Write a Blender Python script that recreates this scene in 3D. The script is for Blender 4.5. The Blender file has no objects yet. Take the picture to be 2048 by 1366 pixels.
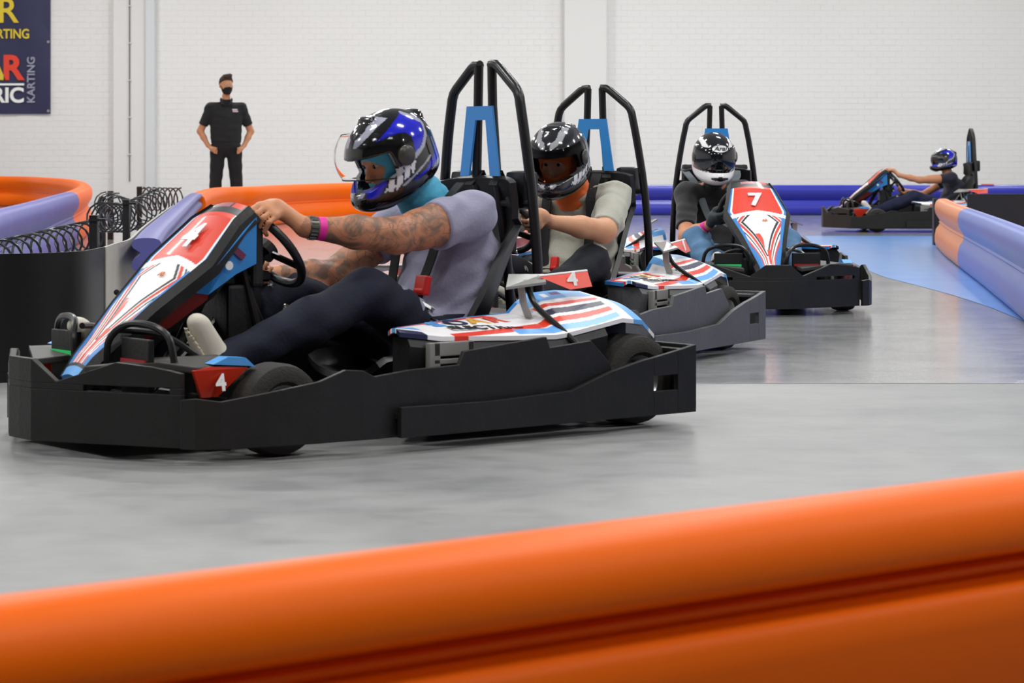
import bpy, bmesh, math, random
import numpy as np
from mathutils import Vector, Matrix
random.seed(4); R = math.radians
SC = bpy.context.scene
# ---------------------------------------------------------------- camera, world, light, exposure
CAMH, FPX, HOR = .88, 4800.0, 312.0
cd = bpy.data.cameras.new('camera'); cam = bpy.data.objects.new('camera', cd)
SC.collection.objects.link(cam); SC.camera = cam
cam.location = (0, 0, CAMH); cam.rotation_euler = (R(90), 0, 0)
cd.sensor_fit = 'HORIZONTAL'; cd.sensor_width = 36; cd.lens = FPX*36/2048
cd.shift_y = -(683-HOR)/2048; cd.clip_start = .05; cd.clip_end = 200
cd.dof.use_dof = True; cd.dof.focus_distance = 10.5; cd.dof.aperture_fstop = 9.0
w = bpy.data.worlds.new('world'); SC.world = w; w.use_nodes = True
w.node_tree.nodes['Background'].inputs[0].default_value = (.9, .95, 1, 1)
w.node_tree.nodes['Background'].inputs[1].default_value = .3
SC.view_settings.view_transform = 'Standard'; SC.view_settings.look = 'None'
SC.view_settings.exposure = 0.0; SC.view_settings.gamma = 1.0; SC.view_settings.use_curve_mapping = False
LAMP_W = 150.0
CEIL = 7.0
LAMPS = [(x, y) for y in (1.5, 7.0, 12, 17.5, 25, 32.5, 40) for x in (-8.4, -2.8, 2.8, 8.4)]

# ---------------------------------------------------------------- helpers
def link(o):
    SC.collection.objects.link(o); return o
def tag(o, label=None, cat=None, group=None, kind=None):
    for k, v in (('label', label), ('category', cat), ('group', group), ('kind', kind)):
        if v: o[k] = v
    return o
def empty(name, loc=(0, 0, 0), rz=0.0):
    o = link(bpy.data.objects.new(name, None)); o.location = loc; o.rotation_euler = (0, 0, rz)
    o.empty_display_size = .1; return o
def srgb(c):
    if isinstance(c, str):
        c = [int(c[i:i+2], 16)/255 for i in (0, 2, 4)]
    return tuple((x/12.92 if x <= .04045 else ((x+.055)/1.055)**2.4) for x in c)
MATS = {}
def mat(name, col='808080', rough=.5, metal=0, spec=.5, coat=0, bump=None, noise=None, emit=None, sheen=0, alpha=None, glass=False):
    if name in MATS: return MATS[name]
    m = bpy.data.materials.new(name); m.use_nodes = True; nt = m.node_tree; b = nt.nodes['Principled BSDF']
    c = srgb(col) + (1,)
    b.inputs['Base Color'].default_value = c; b.inputs['Roughness'].default_value = rough
    b.inputs['Metallic'].default_value = metal; b.inputs['Specular IOR Level'].default_value = spec
    b.inputs['Coat Weight'].default_value = coat; b.inputs['Coat Roughness'].default_value = .08
    if sheen: b.inputs['Sheen Weight'].default_value = sheen
    if glass: b.inputs['Transmission Weight'].default_value = 1; b.inputs['IOR'].default_value = 1.03
    if emit: b.inputs['Emission Color'].default_value = srgb(emit[0])+(1,); b.inputs['Emission Strength'].default_value = emit[1]
    tc = nt.nodes.new('ShaderNodeTexCoord')
    if noise:   # (scale, amount, second colour)
        n = nt.nodes.new('ShaderNodeTexNoise'); n.inputs['Scale'].default_value = noise[0]; n.inputs['Detail'].default_value = 4
        nt.links.new(tc.outputs['Object'], n.inputs['Vector'])
        r = nt.nodes.new('ShaderNodeValToRGB'); r.color_ramp.elements[0].position = .5-.5*noise[3] if len(noise) > 3 else .3
        r.color_ramp.elements[1].position = .5+.5*noise[3] if len(noise) > 3 else .7
        nt.links.new(n.outputs['Fac'], r.inputs['Fac'])
        mx = nt.nodes.new('ShaderNodeMix'); mx.data_type = 'RGBA'
        mu = nt.nodes.new('ShaderNodeMath'); mu.operation = 'MULTIPLY'; mu.inputs[1].default_value = noise[1]
        nt.links.new(r.outputs['Color'], mu.inputs[0]); nt.links.new(mu.outputs[0], mx.inputs['Factor'])
        mx.inputs['A'].default_value = c; mx.inputs['B'].default_value = srgb(noise[2])+(1,)
        nt.links.new(mx.outputs['Result'], b.inputs['Base Color'])
    if bump:
        n = nt.nodes.new('ShaderNodeTexNoise'); n.inputs['Scale'].default_value = bump[0]; n.inputs['Detail'].default_value = 5
        nt.links.new(tc.outputs['Object'], n.inputs['Vector'])
        bp = nt.nodes.new('ShaderNodeBump'); bp.inputs['Strength'].default_value = bump[1]; bp.inputs['Distance'].default_value = .01
        nt.links.new(n.outputs['Fac'], bp.inputs['Height']); nt.links.new(bp.outputs[0], b.inputs['Normal'])
    MATS[name] = m; return m
def paint_mat(name, rough=.25, coat=.4):
    if name in MATS: return MATS[name]
    m = mat(name, 'ffffff', rough, coat=coat); nt = m.node_tree
    a = nt.nodes.new('ShaderNodeVertexColor'); a.layer_name = 'Col'
    nt.links.new(a.outputs['Color'], nt.nodes['Principled BSDF'].inputs['Base Color']); return m
def mesh_obj(name, v, f, m, parent=None, smooth=False, fm=None):
    me = bpy.data.meshes.new(name); me.from_pydata([tuple(map(float, p)) for p in v], [], f)
    for x in (m if isinstance(m, (list, tuple)) else [m]): me.materials.append(x)
    if fm is not None: me.polygons.foreach_set('material_index', fm)
    me.polygons.foreach_set('use_smooth', [smooth]*len(me.polygons)); me.update()
    o = link(bpy.data.objects.new(name, me)); o.parent = parent; return o
class MB:
    """collects simple solids into one mesh"""
    def __init__(s): s.v = []; s.f = []
    def add(s, v, f):
        n = len(s.v); s.v += [tuple(p) for p in v]; s.f += [tuple(i+n for i in q) for q in f]; return s
    def box(s, a, b, M=None):
        (x0, y0, z0), (x1, y1, z1) = a, b
        v = [(x, y, z) for x in (x0, x1) for y in (y0, y1) for z in (z0, z1)]
        if M is not None: v = [tuple(M @ Vector(p)) for p in v]
        return s.add(v, [(0, 1, 3, 2), (4, 6, 7, 5), (0, 4, 5, 1), (2, 3, 7, 6), (0, 2, 6, 4), (1, 5, 7, 3)])
    def tube(s, pts, r, n=10, closed=False, cap=True):
        P = [Vector(p) for p in pts]; N = len(P); rs = r if isinstance(r, (list, tuple)) else [r]*N
        V = []; up = None
        for i in range(N):
            a = P[(i-1) % N] if (closed or i) else P[0]; b = P[(i+1) % N] if (closed or i < N-1) else P[-1]
            t = (b-a).normalized()
            if up is None: up = t.orthogonal().normalized()
            up = (up - t*up.dot(t)).normalized(); q = t.cross(up)
            V += [P[i] + (up*math.cos(2*math.pi*k/n)+q*math.sin(2*math.pi*k/n))*rs[i] for k in range(n)]
        F = []
        for i in range(N if closed else N-1):
            j = (i+1) % N
            F += [(i*n+k, i*n+(k+1) % n, j*n+(k+1) % n, j*n+k) for k in range(n)]
        if cap and not closed: F += [tuple(range(n))[::-1], tuple((N-1)*n+k for k in range(n))]
        return s.add(V, F)
    def lathe(s, prof, c, ax, n=28):   # prof: (along axis, radius)
        ax = Vector(ax).normalized(); u = ax.orthogonal().normalized(); q = ax.cross(u); c = Vector(c); V = []
        for (h, r) in prof: V += [c+ax*h+(u*math.cos(2*math.pi*k/n)+q*math.sin(2*math.pi*k/n))*r for k in range(n)]
        F = [(i*n+k, i*n+(k+1) % n, (i+1)*n+(k+1) % n, (i+1)*n+k) for i in range(len(prof)-1) for k in range(n)]
        return s.add(V, F)
    def prism(s, poly, d):             # poly 3D points, extruded by vector d
        n = len(poly); d = Vector(d); V = [Vector(p) for p in poly]; V += [p+d for p in V[:n]]
        return s.add(V, [tuple(range(n))[::-1], tuple(range(n, 2*n))]+[(k, (k+1) % n, n+(k+1) % n, n+k) for k in range(n)])
    def ribbon(s, pts, wdir, w, t=.004):
        wd = Vector(wdir).normalized()*w/2; P = [Vector(p) for p in pts]; V = []
        for i, p in enumerate(P):
            tg = (P[min(i+1, len(P)-1)]-P[max(i-1, 0)]).normalized(); nn = tg.cross(wd).normalized()*t/2
            V += [p-wd-nn, p+wd-nn, p+wd+nn, p-wd+nn]
        F = [(4*i+k, 4*i+(k+1) % 4, 4*i+4+(k+1) % 4, 4*i+4+k) for i in range(len(P)-1) for k in range(4)]
        F += [(3, 2, 1, 0), tuple(4*(len(P)-1)+k for k in range(4))]
        return s.add(V, F)
    def build(s, name, m, parent=None, smooth=False, bevel=0, seg=2, weld=False):
        bm = bmesh.new(); vs = [bm.verts.new(p) for p in s.v]
        for q in s.f:
            try: bm.faces.new([vs[i] for i in q])
            except ValueError: pass
        if weld: bmesh.ops.remove_doubles(bm, verts=bm.verts[:], dist=1e-5)
        bmesh.ops.recalc_face_normals(bm, faces=bm.faces[:])
        if bevel:
            ed = [e for e in bm.edges if e.is_manifold and e.calc_face_angle(0) > R(25)]
            bmesh.ops.bevel(bm, geom=ed, offset=bevel, segments=seg, profile=.6, affect='EDGES', clamp_overlap=True)
        me = bpy.data.meshes.new(name); bm.to_mesh(me); bm.free(); me.materials.append(m)
        me.polygons.foreach_set('use_smooth', [bool(smooth)]*len(me.polygons))
        if smooth: me.set_sharp_from_angle(angle=R(40))
        o = link(bpy.data.objects.new(name, me)); o.parent = parent; return o
def smooth_path(P, n=6, closed=False):
    P = [Vector(p) for p in P]; N = len(P); out = []
    for i in range(N if closed else N-1):
        p0, p1, p2, p3 = (P[(i+k-1) % N] if closed else P[min(max(i+k-1, 0), N-1)] for k in range(4))
        for j in range(n):
            t = j/n
            out.append(.5*((2*p1)+(p2-p0)*t+(2*p0-5*p1+4*p2-p3)*t*t+(3*p1-p0-3*p2+p3)*t**3))
    if not closed: out.append(P[-1])
    return out
def at(px, py, z):            # world point at height z seen at photo pixel (survey of the place)
    s = (py-HOR)/(CAMH-z); return Vector(((px-1024)/s, FPX/s, z))
def text(name, s, size, M, m, parent, bold=0.0, depth=.0015, align='CENTER', shear=0, sx=1.0, space=1.0):
    if not s: return None
    cu = bpy.data.curves.new(name, 'FONT'); cu.body = s; cu.size = size; cu.extrude = depth; cu.offset = bold*size
    cu.align_x = align; cu.align_y = 'CENTER'; cu.shear = shear; cu.space_character = space; cu.resolution_u = 5
    o = bpy.data.objects.new(name, cu); link(o); dg = bpy.context.evaluated_depsgraph_get(); dg.update()
    me = bpy.data.meshes.new_from_object(o.evaluated_get(dg)); bpy.data.objects.remove(o)
    me.transform(M @ Matrix.Diagonal((sx, 1, 1, 1))); me.materials.clear(); me.materials.append(m); me.name = name
    t = link(bpy.data.objects.new(name, me)); t.parent = parent; return t
def frame(o, right, up):
    r = Vector(right).normalized(); u = Vector(up); u = (u-r*u.dot(r)).normalized(); n = r.cross(u)
    M = Matrix((r, u, n)).transposed().to_4x4(); M.translation = Vector(o); return M
def inpoly(x, y, P):
    c = np.zeros(x.shape, bool); n = len(P)
    for i in range(n):
        x1, y1 = P[i]; x2, y2 = P[(i+1) % n]
        if y1 == y2: continue
        c ^= ((y1 > y) != (y2 > y)) & (x < (x2-x1)*(y-y1)/(y2-y1)+x1)
    return c
def near_line(x, y, P, wd):
    d = np.full(x.shape, 9.)
    for i in range(len(P)-1):
        a = np.array(P[i]); b = np.array(P[i+1]); ab = b-a
        t = np.clip(((x-a[0])*ab[0]+(y-a[1])*ab[1])/(ab@ab), 0, 1)
        d = np.minimum(d, np.hypot(x-a[0]-t*ab[0], y-a[1]-t*ab[1]))
    return d < wd
def set_cols(me, cols):       # per-vertex colours, linear
    a = me.color_attributes.new('Col', 'FLOAT_COLOR', 'POINT')
    c = np.ones((len(me.vertices), 4), np.float32); c[:, :3] = cols; a.data.foreach_set('color', c.ravel())

# ---------------------------------------------------------------- signed distance bodies (one continuous surface)
def cap(a, b, ra, rb, k=.03, lab=0):
    a = np.array(a, np.float32); b = np.array(b, np.float32); ab = b-a; L = float(ab@ab)+1e-9
    def f(P):
        t = np.clip((P-a)@ab/L, 0, 1); return np.linalg.norm(P-a-t[:, None]*ab, axis=1)-(ra+(rb-ra)*t)
    return (f, k, lab, np.minimum(a, b)-max(ra, rb), np.maximum(a, b)+max(ra, rb))
def ell(c, r, rot=None, k=.03, lab=0):
    c = np.array(c, np.float32); r = np.array(r, np.float32); M = None if rot is None else np.array(rot, np.float32)
    def f(P):
        q = P-c
        if M is not None: q = q@M
        k0 = np.linalg.norm(q/r, axis=1); k1 = np.linalg.norm(q/(r*r), axis=1)+1e-9
        return k0*(k0-1)/k1
    m = float(max(r)); return (f, k, lab, c-m, c+m)
def sdf_eval(prims, P, off=0.0, cuts=(), disp=None, labels=False):
    d = None; lab = None; dm = None
    for f, k, l, lo, hi in prims:
        e = f(P)
        if d is None: d = e; dm = e.copy(); lab = np.full(len(P), l)
        else:
            h = np.clip(.5+.5*(d-e)/k, 0, 1); d = d*(1-h)+e*h-k*h*(1-h)
            if labels: s = e < dm; lab[s] = l; dm = np.minimum(dm, e)
    d = d-off
    if disp is not None: d = d+disp(P)
    for c in cuts: d = np.maximum(d, c(P))
    return (d, lab) if labels else d
def sdf_mesh(prims, res, off=0.0, cuts=(), disp=None, pad=.03):
    lo = np.min([p[3] for p in prims], axis=0)-pad-off; hi = np.max([p[4] for p in prims], axis=0)+pad+off
    B = 6; nb = np.ceil((hi-lo)/(res*B)).astype(int); n = nb*B
    ax = [lo[i]+(np.arange(nb[i])+.5)*res*B for i in range(3)]
    C = np.stack(np.meshgrid(*ax, indexing='ij'), -1).reshape(-1, 3).astype(np.float32)
    dc = sdf_eval(prims, C, off, cuts, disp)
    act = np.abs(dc) < B*res*1.25+.012
    V = np.repeat(np.repeat(np.repeat(dc.reshape(nb), B, 0), B, 1), B, 2).astype(np.float32)
    bi = np.argwhere(act.reshape(nb)); o = np.stack(np.meshgrid(*[np.arange(B)]*3, indexing='ij'), -1).reshape(-1, 3)
    idx = (bi[:, None, :]*B+o[None]).reshape(-1, 3)
    P = (lo+(idx+.5)*res).astype(np.float32)
    V[idx[:, 0], idx[:, 1], idx[:, 2]] = sdf_eval(prims, P, off, cuts, disp)
    ins = V < 0; cn = np.zeros(np.array(V.shape)-1, np.int8)
    offs = [(a, b, c) for a in (0, 1) for b in (0, 1) for c in (0, 1)]
    sh = cn.shape
    for a, b, c in offs: cn += ins[a:a+sh[0], b:b+sh[1], c:c+sh[2]]
    cells = np.argwhere((cn > 0) & (cn < 8)); ids = np.full(sh, -1, np.int64); ids[cells[:, 0], cells[:, 1], cells[:, 2]] = np.arange(len(cells))
    cv = {of: V[cells[:, 0]+of[0], cells[:, 1]+of[1], cells[:, 2]+of[2]] for of in offs}
    acc = np.zeros((len(cells), 3)); cnt = np.zeros(len(cells))
    for a in offs:
        for x in range(3):
            if a[x]: continue
            b = list(a); b[x] = 1; b = tuple(b); v0, v1 = cv[a], cv[b]; cr = (v0 < 0) != (v1 < 0)
            t = np.where(cr, v0/np.where(cr, v0-v1, 1), 0); p = np.array(a, float)[None]+np.zeros((len(cells), 3)); p[:, x] = t
            acc += p*cr[:, None]; cnt += cr
    vert = lo+(cells+acc/np.maximum(cnt, 1)[:, None]+.5)*res
    F = []
    for x in range(3):
        y, z = (x+1) % 3, (x+2) % 3
        s0 = [slice(None)]*3; s1 = [slice(None)]*3; s0[x] = slice(0, -1); s1[x] = slice(1, None)
        cr = ins[tuple(s0)] != ins[tuple(s1)]; e = np.argwhere(cr)
        e = e[(e[:, y] > 0) & (e[:, z] > 0) & (e[:, y] < V.shape[y]-1) & (e[:, z] < V.shape[z]-1)]
        def g(dy, dz):
            q = e.copy(); q[:, y] -= dy; q[:, z] -= dz; return ids[q[:, 0], q[:, 1], q[:, 2]]
        q = np.stack([g(1, 1), g(0, 1), g(0, 0), g(1, 0)], 1); fl = ins[e[:, 0], e[:, 1], e[:, 2]]
        q[~fl] = q[~fl][:, ::-1]; F.append(q)
    F = np.concatenate(F); F = F[(F >= 0).all(1)]
    return vert, F
def sdf_obj(name, prims, res, mats, parent, off=0.0, cuts=(), disp=None, origin=(0, 0, 0), labmat=None, col=None):
    v, F = sdf_mesh(prims, res, off, cuts, disp)
    me = bpy.data.meshes.new(name); me.vertices.add(len(v)); me.vertices.foreach_set('co', (v-np.array(origin)).astype(np.float32).ravel())
    me.loops.add(F.size); me.loops.foreach_set('vertex_index', F.astype(np.int32).ravel())
    me.polygons.add(len(F)); me.polygons.foreach_set('loop_start', np.arange(0, F.size, 4, dtype=np.int32))
    me.update(calc_edges=True); me.validate()
    for m in (mats if isinstance(mats, (list, tuple)) else [mats]): me.materials.append(m)
    if labmat:
        _, lb = sdf_eval(prims, v[F].mean(1).astype(np.float32), labels=True)
        mi = np.array([labmat.get(int(l), 0) for l in lb], np.int32)
        if len(mi) == len(me.polygons): me.polygons.foreach_set('material_index', mi)
    me.polygons.foreach_set('use_smooth', [True]*len(me.polygons))
    if col is not None: set_cols(me, col(v))
    o = link(bpy.data.objects.new(name, me)); o.parent = parent; return o

def hand_prims(grip, t, wrist, side=1, r=.0085, lab=2, s=1.0):
    """fist closed round a tube: grip point, tube tangent t (towards the thumb), wrist point"""
    C = np.array(grip, float); t = np.array(t, float); t /= np.linalg.norm(t); W = np.array(wrist, float)
    w_ = C-W; w_ -= t*(w_@t); w_ /= np.linalg.norm(w_); n = np.cross(t, w_)*side
    P = []; q = lambda a, b, c: C+s*(t*a+w_*b+n*c)
    P.append(cap(W, q(0, -.05, .028), .024*s, .024*s, .02, lab))
    P.append(cap(q(.022, -.045, .024), q(.024, -.012, .034), .017*s, .013*s, .016, lab))
    P.append(cap(q(-.022, -.042, .024), q(-.026, -.012, .032), .017*s, .012*s, .016, lab))
    P.append(cap(q(0, -.055, .022), q(0, -.014, .034), .019*s, .013*s, .016, lab))
    for i, o in enumerate((.033, .011, -.011, -.032)):
        L = (1, 1.06, 1.0, .86)[i]; rr = r*s*(1, 1.03, .98, .88)[i]
        a, b, c, d = q(o, -.012, .034*L), q(o, .024*L, .030*L), q(o*.96, .034*L, -.004), q(o*.93, .014, -.027*L)
        P += [cap(a, b, rr*1.12, rr, .005, lab), cap(b, c, rr, rr*.94, .004, lab), cap(c, d, rr*.94, rr*.85, .004, lab)]
    P += [cap(q(.018, -.052, .012), q(.044, -.026, -.002), .014*s, .011*s, .012, lab),
          cap(q(.044, -.026, -.002), q(.046, .004, -.020), .011*s, .0092*s, .006, lab),
          cap(q(.046, .004, -.020), q(.030, .024, -.026), .0092*s, .008*s, .005, lab)]
    return P
def rotm(yaw, pitch, roll=0):   # columns: forward, left, up axes of a head; pitch > 0 looks down
    return np.array((Matrix.Rotation(yaw, 3, 'Z') @ Matrix.Rotation(pitch, 3, 'Y') @ Matrix.Rotation(roll, 3, 'X')))
def head_prims(C, M, s=1.0, lab=1):
    C = np.array(C, float); h = lambda x, y, z: C+M@(np.array((x, y, z))*s)
    P = [ell(h(-.012, 0, .02), np.array((.098, .076, .10))*s, M, .02, lab), ell(h(.03, 0, -.045), np.array((.06, .056, .065))*s, M, .03, lab),
         cap(h(.074, 0, -.092), h(.066, 0, -.092), .018*s, .018*s, .03, lab),                     # chin
         cap(h(.088, 0, .012), h(.108, 0, -.026), .008*s, .013*s, .014, lab),                     # nose
         cap(h(.080, .022, .026), h(.074, .042, .022), .010*s, .008*s, .014, lab), cap(h(.080, -.022, .026), h(.074, -.042, .022), .010*s, .008*s, .014, lab),
         cap(h(.086, .016, -.058), h(.086, -.016, -.058), .009*s, .009*s, .010, lab),             # mouth
         cap(h(.060, .045, -.02), h(.050, .05, -.035), .018*s, .016*s, .02, lab), cap(h(.060, -.045, -.02), h(.050, -.05, -.035), .018*s, .016*s, .02, lab)]
    for sd in (1, -1): P.append(ell(h(-.008, .077*sd, -.008), np.array((.018, .009, .03))*s, M, .006, lab))
    return P
def wrinkle(amp, fx, fy, fz, seed=0):
    def f(P):
        x, y, z = P[:, 0]*fx, P[:, 1]*fy, P[:, 2]*fz
        return amp*(np.sin(x+1.7*np.sin(z*.6+seed)+seed)*np.sin(z+1.3*np.sin(y*.7))+.5*np.sin(1.9*z+1.1*x+seed*2))
    return f
def plane_cut(p, n, sgn=1):       # keeps the side n points away from
    p = np.array(p, float); n = np.array(n, float); n = n/np.linalg.norm(n)
    return lambda P: ((P-p)@n)*sgn

# ---------------------------------------------------------------- materials
M_BLK = mat('black_plastic', '181818', .45, spec=.35, bump=(60, .15), noise=(9, .35, '272626'))
M_GRYPL = mat('worn_grey_plastic', '4a4a4d', .5, bump=(60, .15), noise=(8, .5, '58575a'))
M_TUBE = mat('black_painted_steel', '141416', .3, spec=.5)
M_SEAT = mat('black_seat_vinyl', '17171b', .38, bump=(25, .1))
M_TYRE = mat('tyre_rubber', '2b2825', .8, bump=(120, .3))
M_RIM = mat('silver_rim', 'b8b8b8', .3, metal=.9)
M_CHROME = mat('polished_metal', 'd8d8d8', .18, metal=1)
M_WHITE = mat('white_print', 'f2f2f2', .35, coat=.2)
M_RED = mat('red_print', 'e23a20', .35, coat=.3)
M_BLUEP = mat('blue_panel', '2f86cf', .35, coat=.2)
M_NAVYP = mat('navy_print', '1b1d3c', .35)
M_GOLD = mat('gold_print', 'd9a53a', .35)
M_LBLUE = mat('light_blue_print', '4f9be0', .35)
M_STRAP = mat('black_webbing', '1d1d20', .8, bump=(200, .3))
M_BUCK = mat('red_buckle_plastic', 'dc2318', .35, coat=.2)
M_SOLE = mat('off_white_rubber', 'cfc6b4', .6)
M_GREY_PL = mat('satin_grey_plastic', '8a8884', .35, spec=.6)
M_LIV = paint_mat('livery_print', .36, .12)
def lin(h): return np.array(srgb(h))
WH, RD, BL, DB, BK, LB = (lin(c) for c in ('f1eef0', 'e0381f', '3483cc', '1d2142', '141417', '62a8ea'))

# ---------------------------------------------------------------- room
def box_obj(name, a, b, m, kind='structure', parent=None, bevel=0):
    o = MB().box(a, b).build(name, m, parent, bevel=bevel)
    if kind: o['kind'] = kind
    return o
WALL_Y = 45.4
# floor: worn grey sealed concrete, the far part carries a gloss coat
mf = bpy.data.materials.new('sealed_concrete_floor'); mf.use_nodes = True; nt = mf.node_tree; b = nt.nodes['Principled BSDF']
N = lambda t: nt.nodes.new(t)
geo = N('ShaderNodeNewGeometry'); mp = N('ShaderNodeMapping'); mp.inputs['Scale'].default_value = (.8, 1.0, 1)
nt.links.new(geo.outputs['Position'], mp.inputs['Vector'])
n1 = N('ShaderNodeTexNoise'); n1.inputs['Scale'].default_value = 1.3; n1.inputs['Detail'].default_value = 8; n1.inputs['Roughness'].default_value = .65
n2 = N('ShaderNodeTexNoise'); n2.inputs['Scale'].default_value = 7; n2.inputs['Detail'].default_value = 6
n3 = N('ShaderNodeTexNoise'); n3.inputs['Scale'].default_value = 160; n3.inputs['Detail'].default_value = 2
for n in (n1, n2): nt.links.new(mp.outputs[0], n.inputs['Vector'])
nt.links.new(geo.outputs['Position'], n3.inputs['Vector'])
rp = N('ShaderNodeValToRGB'); e = rp.color_ramp.elements
e[0].position = .30; e[0].color = srgb('98989a')+(1,); e[1].position = .62; e[1].color = srgb('b4b4b4')+(1,)
nt.links.new(n1.outputs['Fac'], rp.inputs['Fac'])
rp2 = N('ShaderNodeValToRGB'); e = rp2.color_ramp.elements
e[0].position = .36; e[0].color = (.78, .78, .79, 1); e[1].position = .52; e[1].color = (1, 1, 1, 1)
nt.links.new(n2.outputs['Fac'], rp2.inputs['Fac'])
mx = N('ShaderNodeMix'); mx.data_type = 'RGBA'; mx.blend_type = 'MULTIPLY'; mx.inputs['Factor'].default_value = .6
nt.links.new(rp.outputs['Color'], mx.inputs['A']); nt.links.new(rp2.outputs['Color'], mx.inputs['B'])
mz = N('ShaderNodeMix'); mz.data_type = 'RGBA'; mz.blend_type = 'MULTIPLY'; mz.inputs['B'].default_value = (.57, .57, .565, 1)  # near zone darkened in colour to offset the lamp light falling there
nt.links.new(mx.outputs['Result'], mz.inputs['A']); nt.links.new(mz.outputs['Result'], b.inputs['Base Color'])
sx = N('ShaderNodeSeparateXYZ'); nt.links.new(geo.outputs['Position'], sx.inputs[0])
gl = N('ShaderNodeMapRange'); gl.inputs['From Min'].default_value = 9.25; gl.inputs['From Max'].default_value = 9.32
gl.inputs['To Min'].default_value = .50; gl.inputs['To Max'].default_value = .085
nt.links.new(sx.outputs['Y'], gl.inputs['Value'])
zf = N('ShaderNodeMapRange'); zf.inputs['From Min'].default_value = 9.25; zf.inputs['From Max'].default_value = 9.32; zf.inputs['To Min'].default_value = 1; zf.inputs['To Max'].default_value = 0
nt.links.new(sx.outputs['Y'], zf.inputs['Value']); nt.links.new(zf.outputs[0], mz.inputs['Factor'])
ad = N('ShaderNodeMath'); ad.operation = 'MULTIPLY_ADD'; ad.inputs[1].default_value = .16
nt.links.new(n2.outputs['Fac'], ad.inputs[0]); nt.links.new(gl.outputs[0], ad.inputs[2]); 
su = N('ShaderNodeMath'); su.operation = 'SUBTRACT'; su.inputs[1].default_value = .10; nt.links.new(ad.outputs[0], su.inputs[0])
nt.links.new(su.outputs[0], b.inputs['Roughness'])
bp = N('ShaderNodeBump'); bp.inputs['Strength'].default_value = .12; bp.inputs['Distance'].default_value = .004
nt.links.new(n3.outputs['Fac'], bp.inputs['Height']); nt.links.new(bp.outputs[0], b.inputs['Normal'])
b.inputs['Specular IOR Level'].default_value = .55
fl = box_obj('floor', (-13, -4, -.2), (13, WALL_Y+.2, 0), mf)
box_obj('added_floor_mat', (-13, -4, .0005), (13, 1.25, .012), mat('dark_bounce_cut_mat', '2c2c30', .9, bump=(80, .2)), parent=None)  # added out of view; dark, to keep bounce light off the near rail
# blue painted area along the right barrier
M_BPAINT = mat('blue_floor_paint', '5f92d8', .25, spec=.55, noise=(2.2, .5, '6f9edc'))
pts = [at(1608, 472, 0), at(1640, 497, 0), at(1700, 523, 0), at(1760, 551, 0), at(1830, 570, 0), at(1900, 589, 0), at(1975, 613, 0), at(2048, 642, 0), at(2240, 712, 0)]
pts = smooth_path(pts, 4); out = [Vector((5.2, p.y, 0)) for p in (pts[-1], pts[0])]
poly = [p for p in pts]+out
mesh_obj('floor_paint', [(p.x, p.y, .0015) for p in poly], [tuple(range(len(poly)))], M_BPAINT, fl)
M_JOINT = mat('floor_joint', '6f6f72', .6)
MB().box((-1.5, 9.27, .0004), (6.5, 9.284, .001)).build('expansion_joint', M_JOINT, fl)
M_PAINTW = mat('painted_brick_white', 'e6e5e5', .55, noise=(.6, .35, 'dfdedf'), bump=(30, .1))
M_MORT = mat('painted_mortar_white', 'e0dddc', .7)
# back wall of painted bricks
wb = box_obj('wall_back', (-13, WALL_Y, 0), (13, WALL_Y+.3, CEIL), M_MORT)
bw, bh, bd, jt = .236, .11, .0035, .006
me = None; bulk_v, bulk_f = [], []; cnt = 0
def brick_geo(x0, z0, x1, z1, yf):
    v = [(x0, WALL_Y, z0), (x1, WALL_Y, z0), (x1, WALL_Y, z1), (x0, WALL_Y, z1)]
    c = .002; v += [(x0+c, yf, z0+c), (x1-c, yf, z0+c), (x1-c, yf, z1-c), (x0+c, yf, z1-c)]
    return v, [(4, 5, 6, 7), (0, 1, 5, 4), (1, 2, 6, 5), (2, 3, 7, 6), (3, 0, 4, 7)]
bmesh0 = bpy.data.meshes.new('brick'); v_, f_ = brick_geo(-bw/2+jt/2, -bh/2+jt/2, bw/2-jt/2, bh/2-jt/2, WALL_Y-bd)
bmesh0.from_pydata([(a, y-WALL_Y, z) for a, y, z in v_], [], f_); bmesh0.materials.append(M_PAINTW)
row = 0; z = 0
while z < 4.3:
    x = -10.8-(bw/2 if row % 2 else 0)
    while x < 10.8:
        cx, cz = x+bw/2, z+bh/2; jit = random.uniform(-.0015, .0015)
        # the lower courses of the right half, which show best, are single bricks
        if 2.3 < cx < 9.0 and 1.0 < cz < 2.2 and cnt < 300:
            o = link(bpy.data.objects.new('brick', bmesh0)); o.parent = wb; o.location = (cx, WALL_Y+jit, cz); cnt += 1
        else:
            v, f = brick_geo(x+jt/2, z+jt/2, x+bw-jt/2, z+bh-jt/2, WALL_Y-bd+jit); n = len(bulk_v); bulk_v += v; bulk_f += [tuple(i+n for i in q) for q in f]
        x += bw
    z += bh; row += 1
o = mesh_obj('brickwork', bulk_v, bulk_f, M_PAINTW, wb); o['kind'] = 'stuff'
M_WALL = mat('painted_wall_white', 'dedcdb', .7, bump=(10, .1))
box_obj('wall_left', (-13.3, -4, 0), (-13, WALL_Y+.3, CEIL), M_WALL)
box_obj('wall_right', (13, -4, 0), (13.3, WALL_Y+.3, CEIL), M_WALL)
box_obj('wall_front', (-13, -4.3, 0), (13, -4, CEIL), mat('dark_low_bounce_wall', '4a4a4e', .8))  # unseen wall, coloured dark so it throws less light on the rail
box_obj('ceiling', (-13, -4, CEIL), (13, WALL_Y+.3, CEIL+.2), mat('ceiling_grey', 'b9b9b9', .8))
sW = FPX/WALL_Y
wx = lambda px: (px-1024)/sW
M_PIL = mat('painted_pier_white', 'dfdede', .6, bump=(20, .1)); M_PIL2 = mat('pier_shade_and_clip_grey', 'd3d6da', .5)
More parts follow.
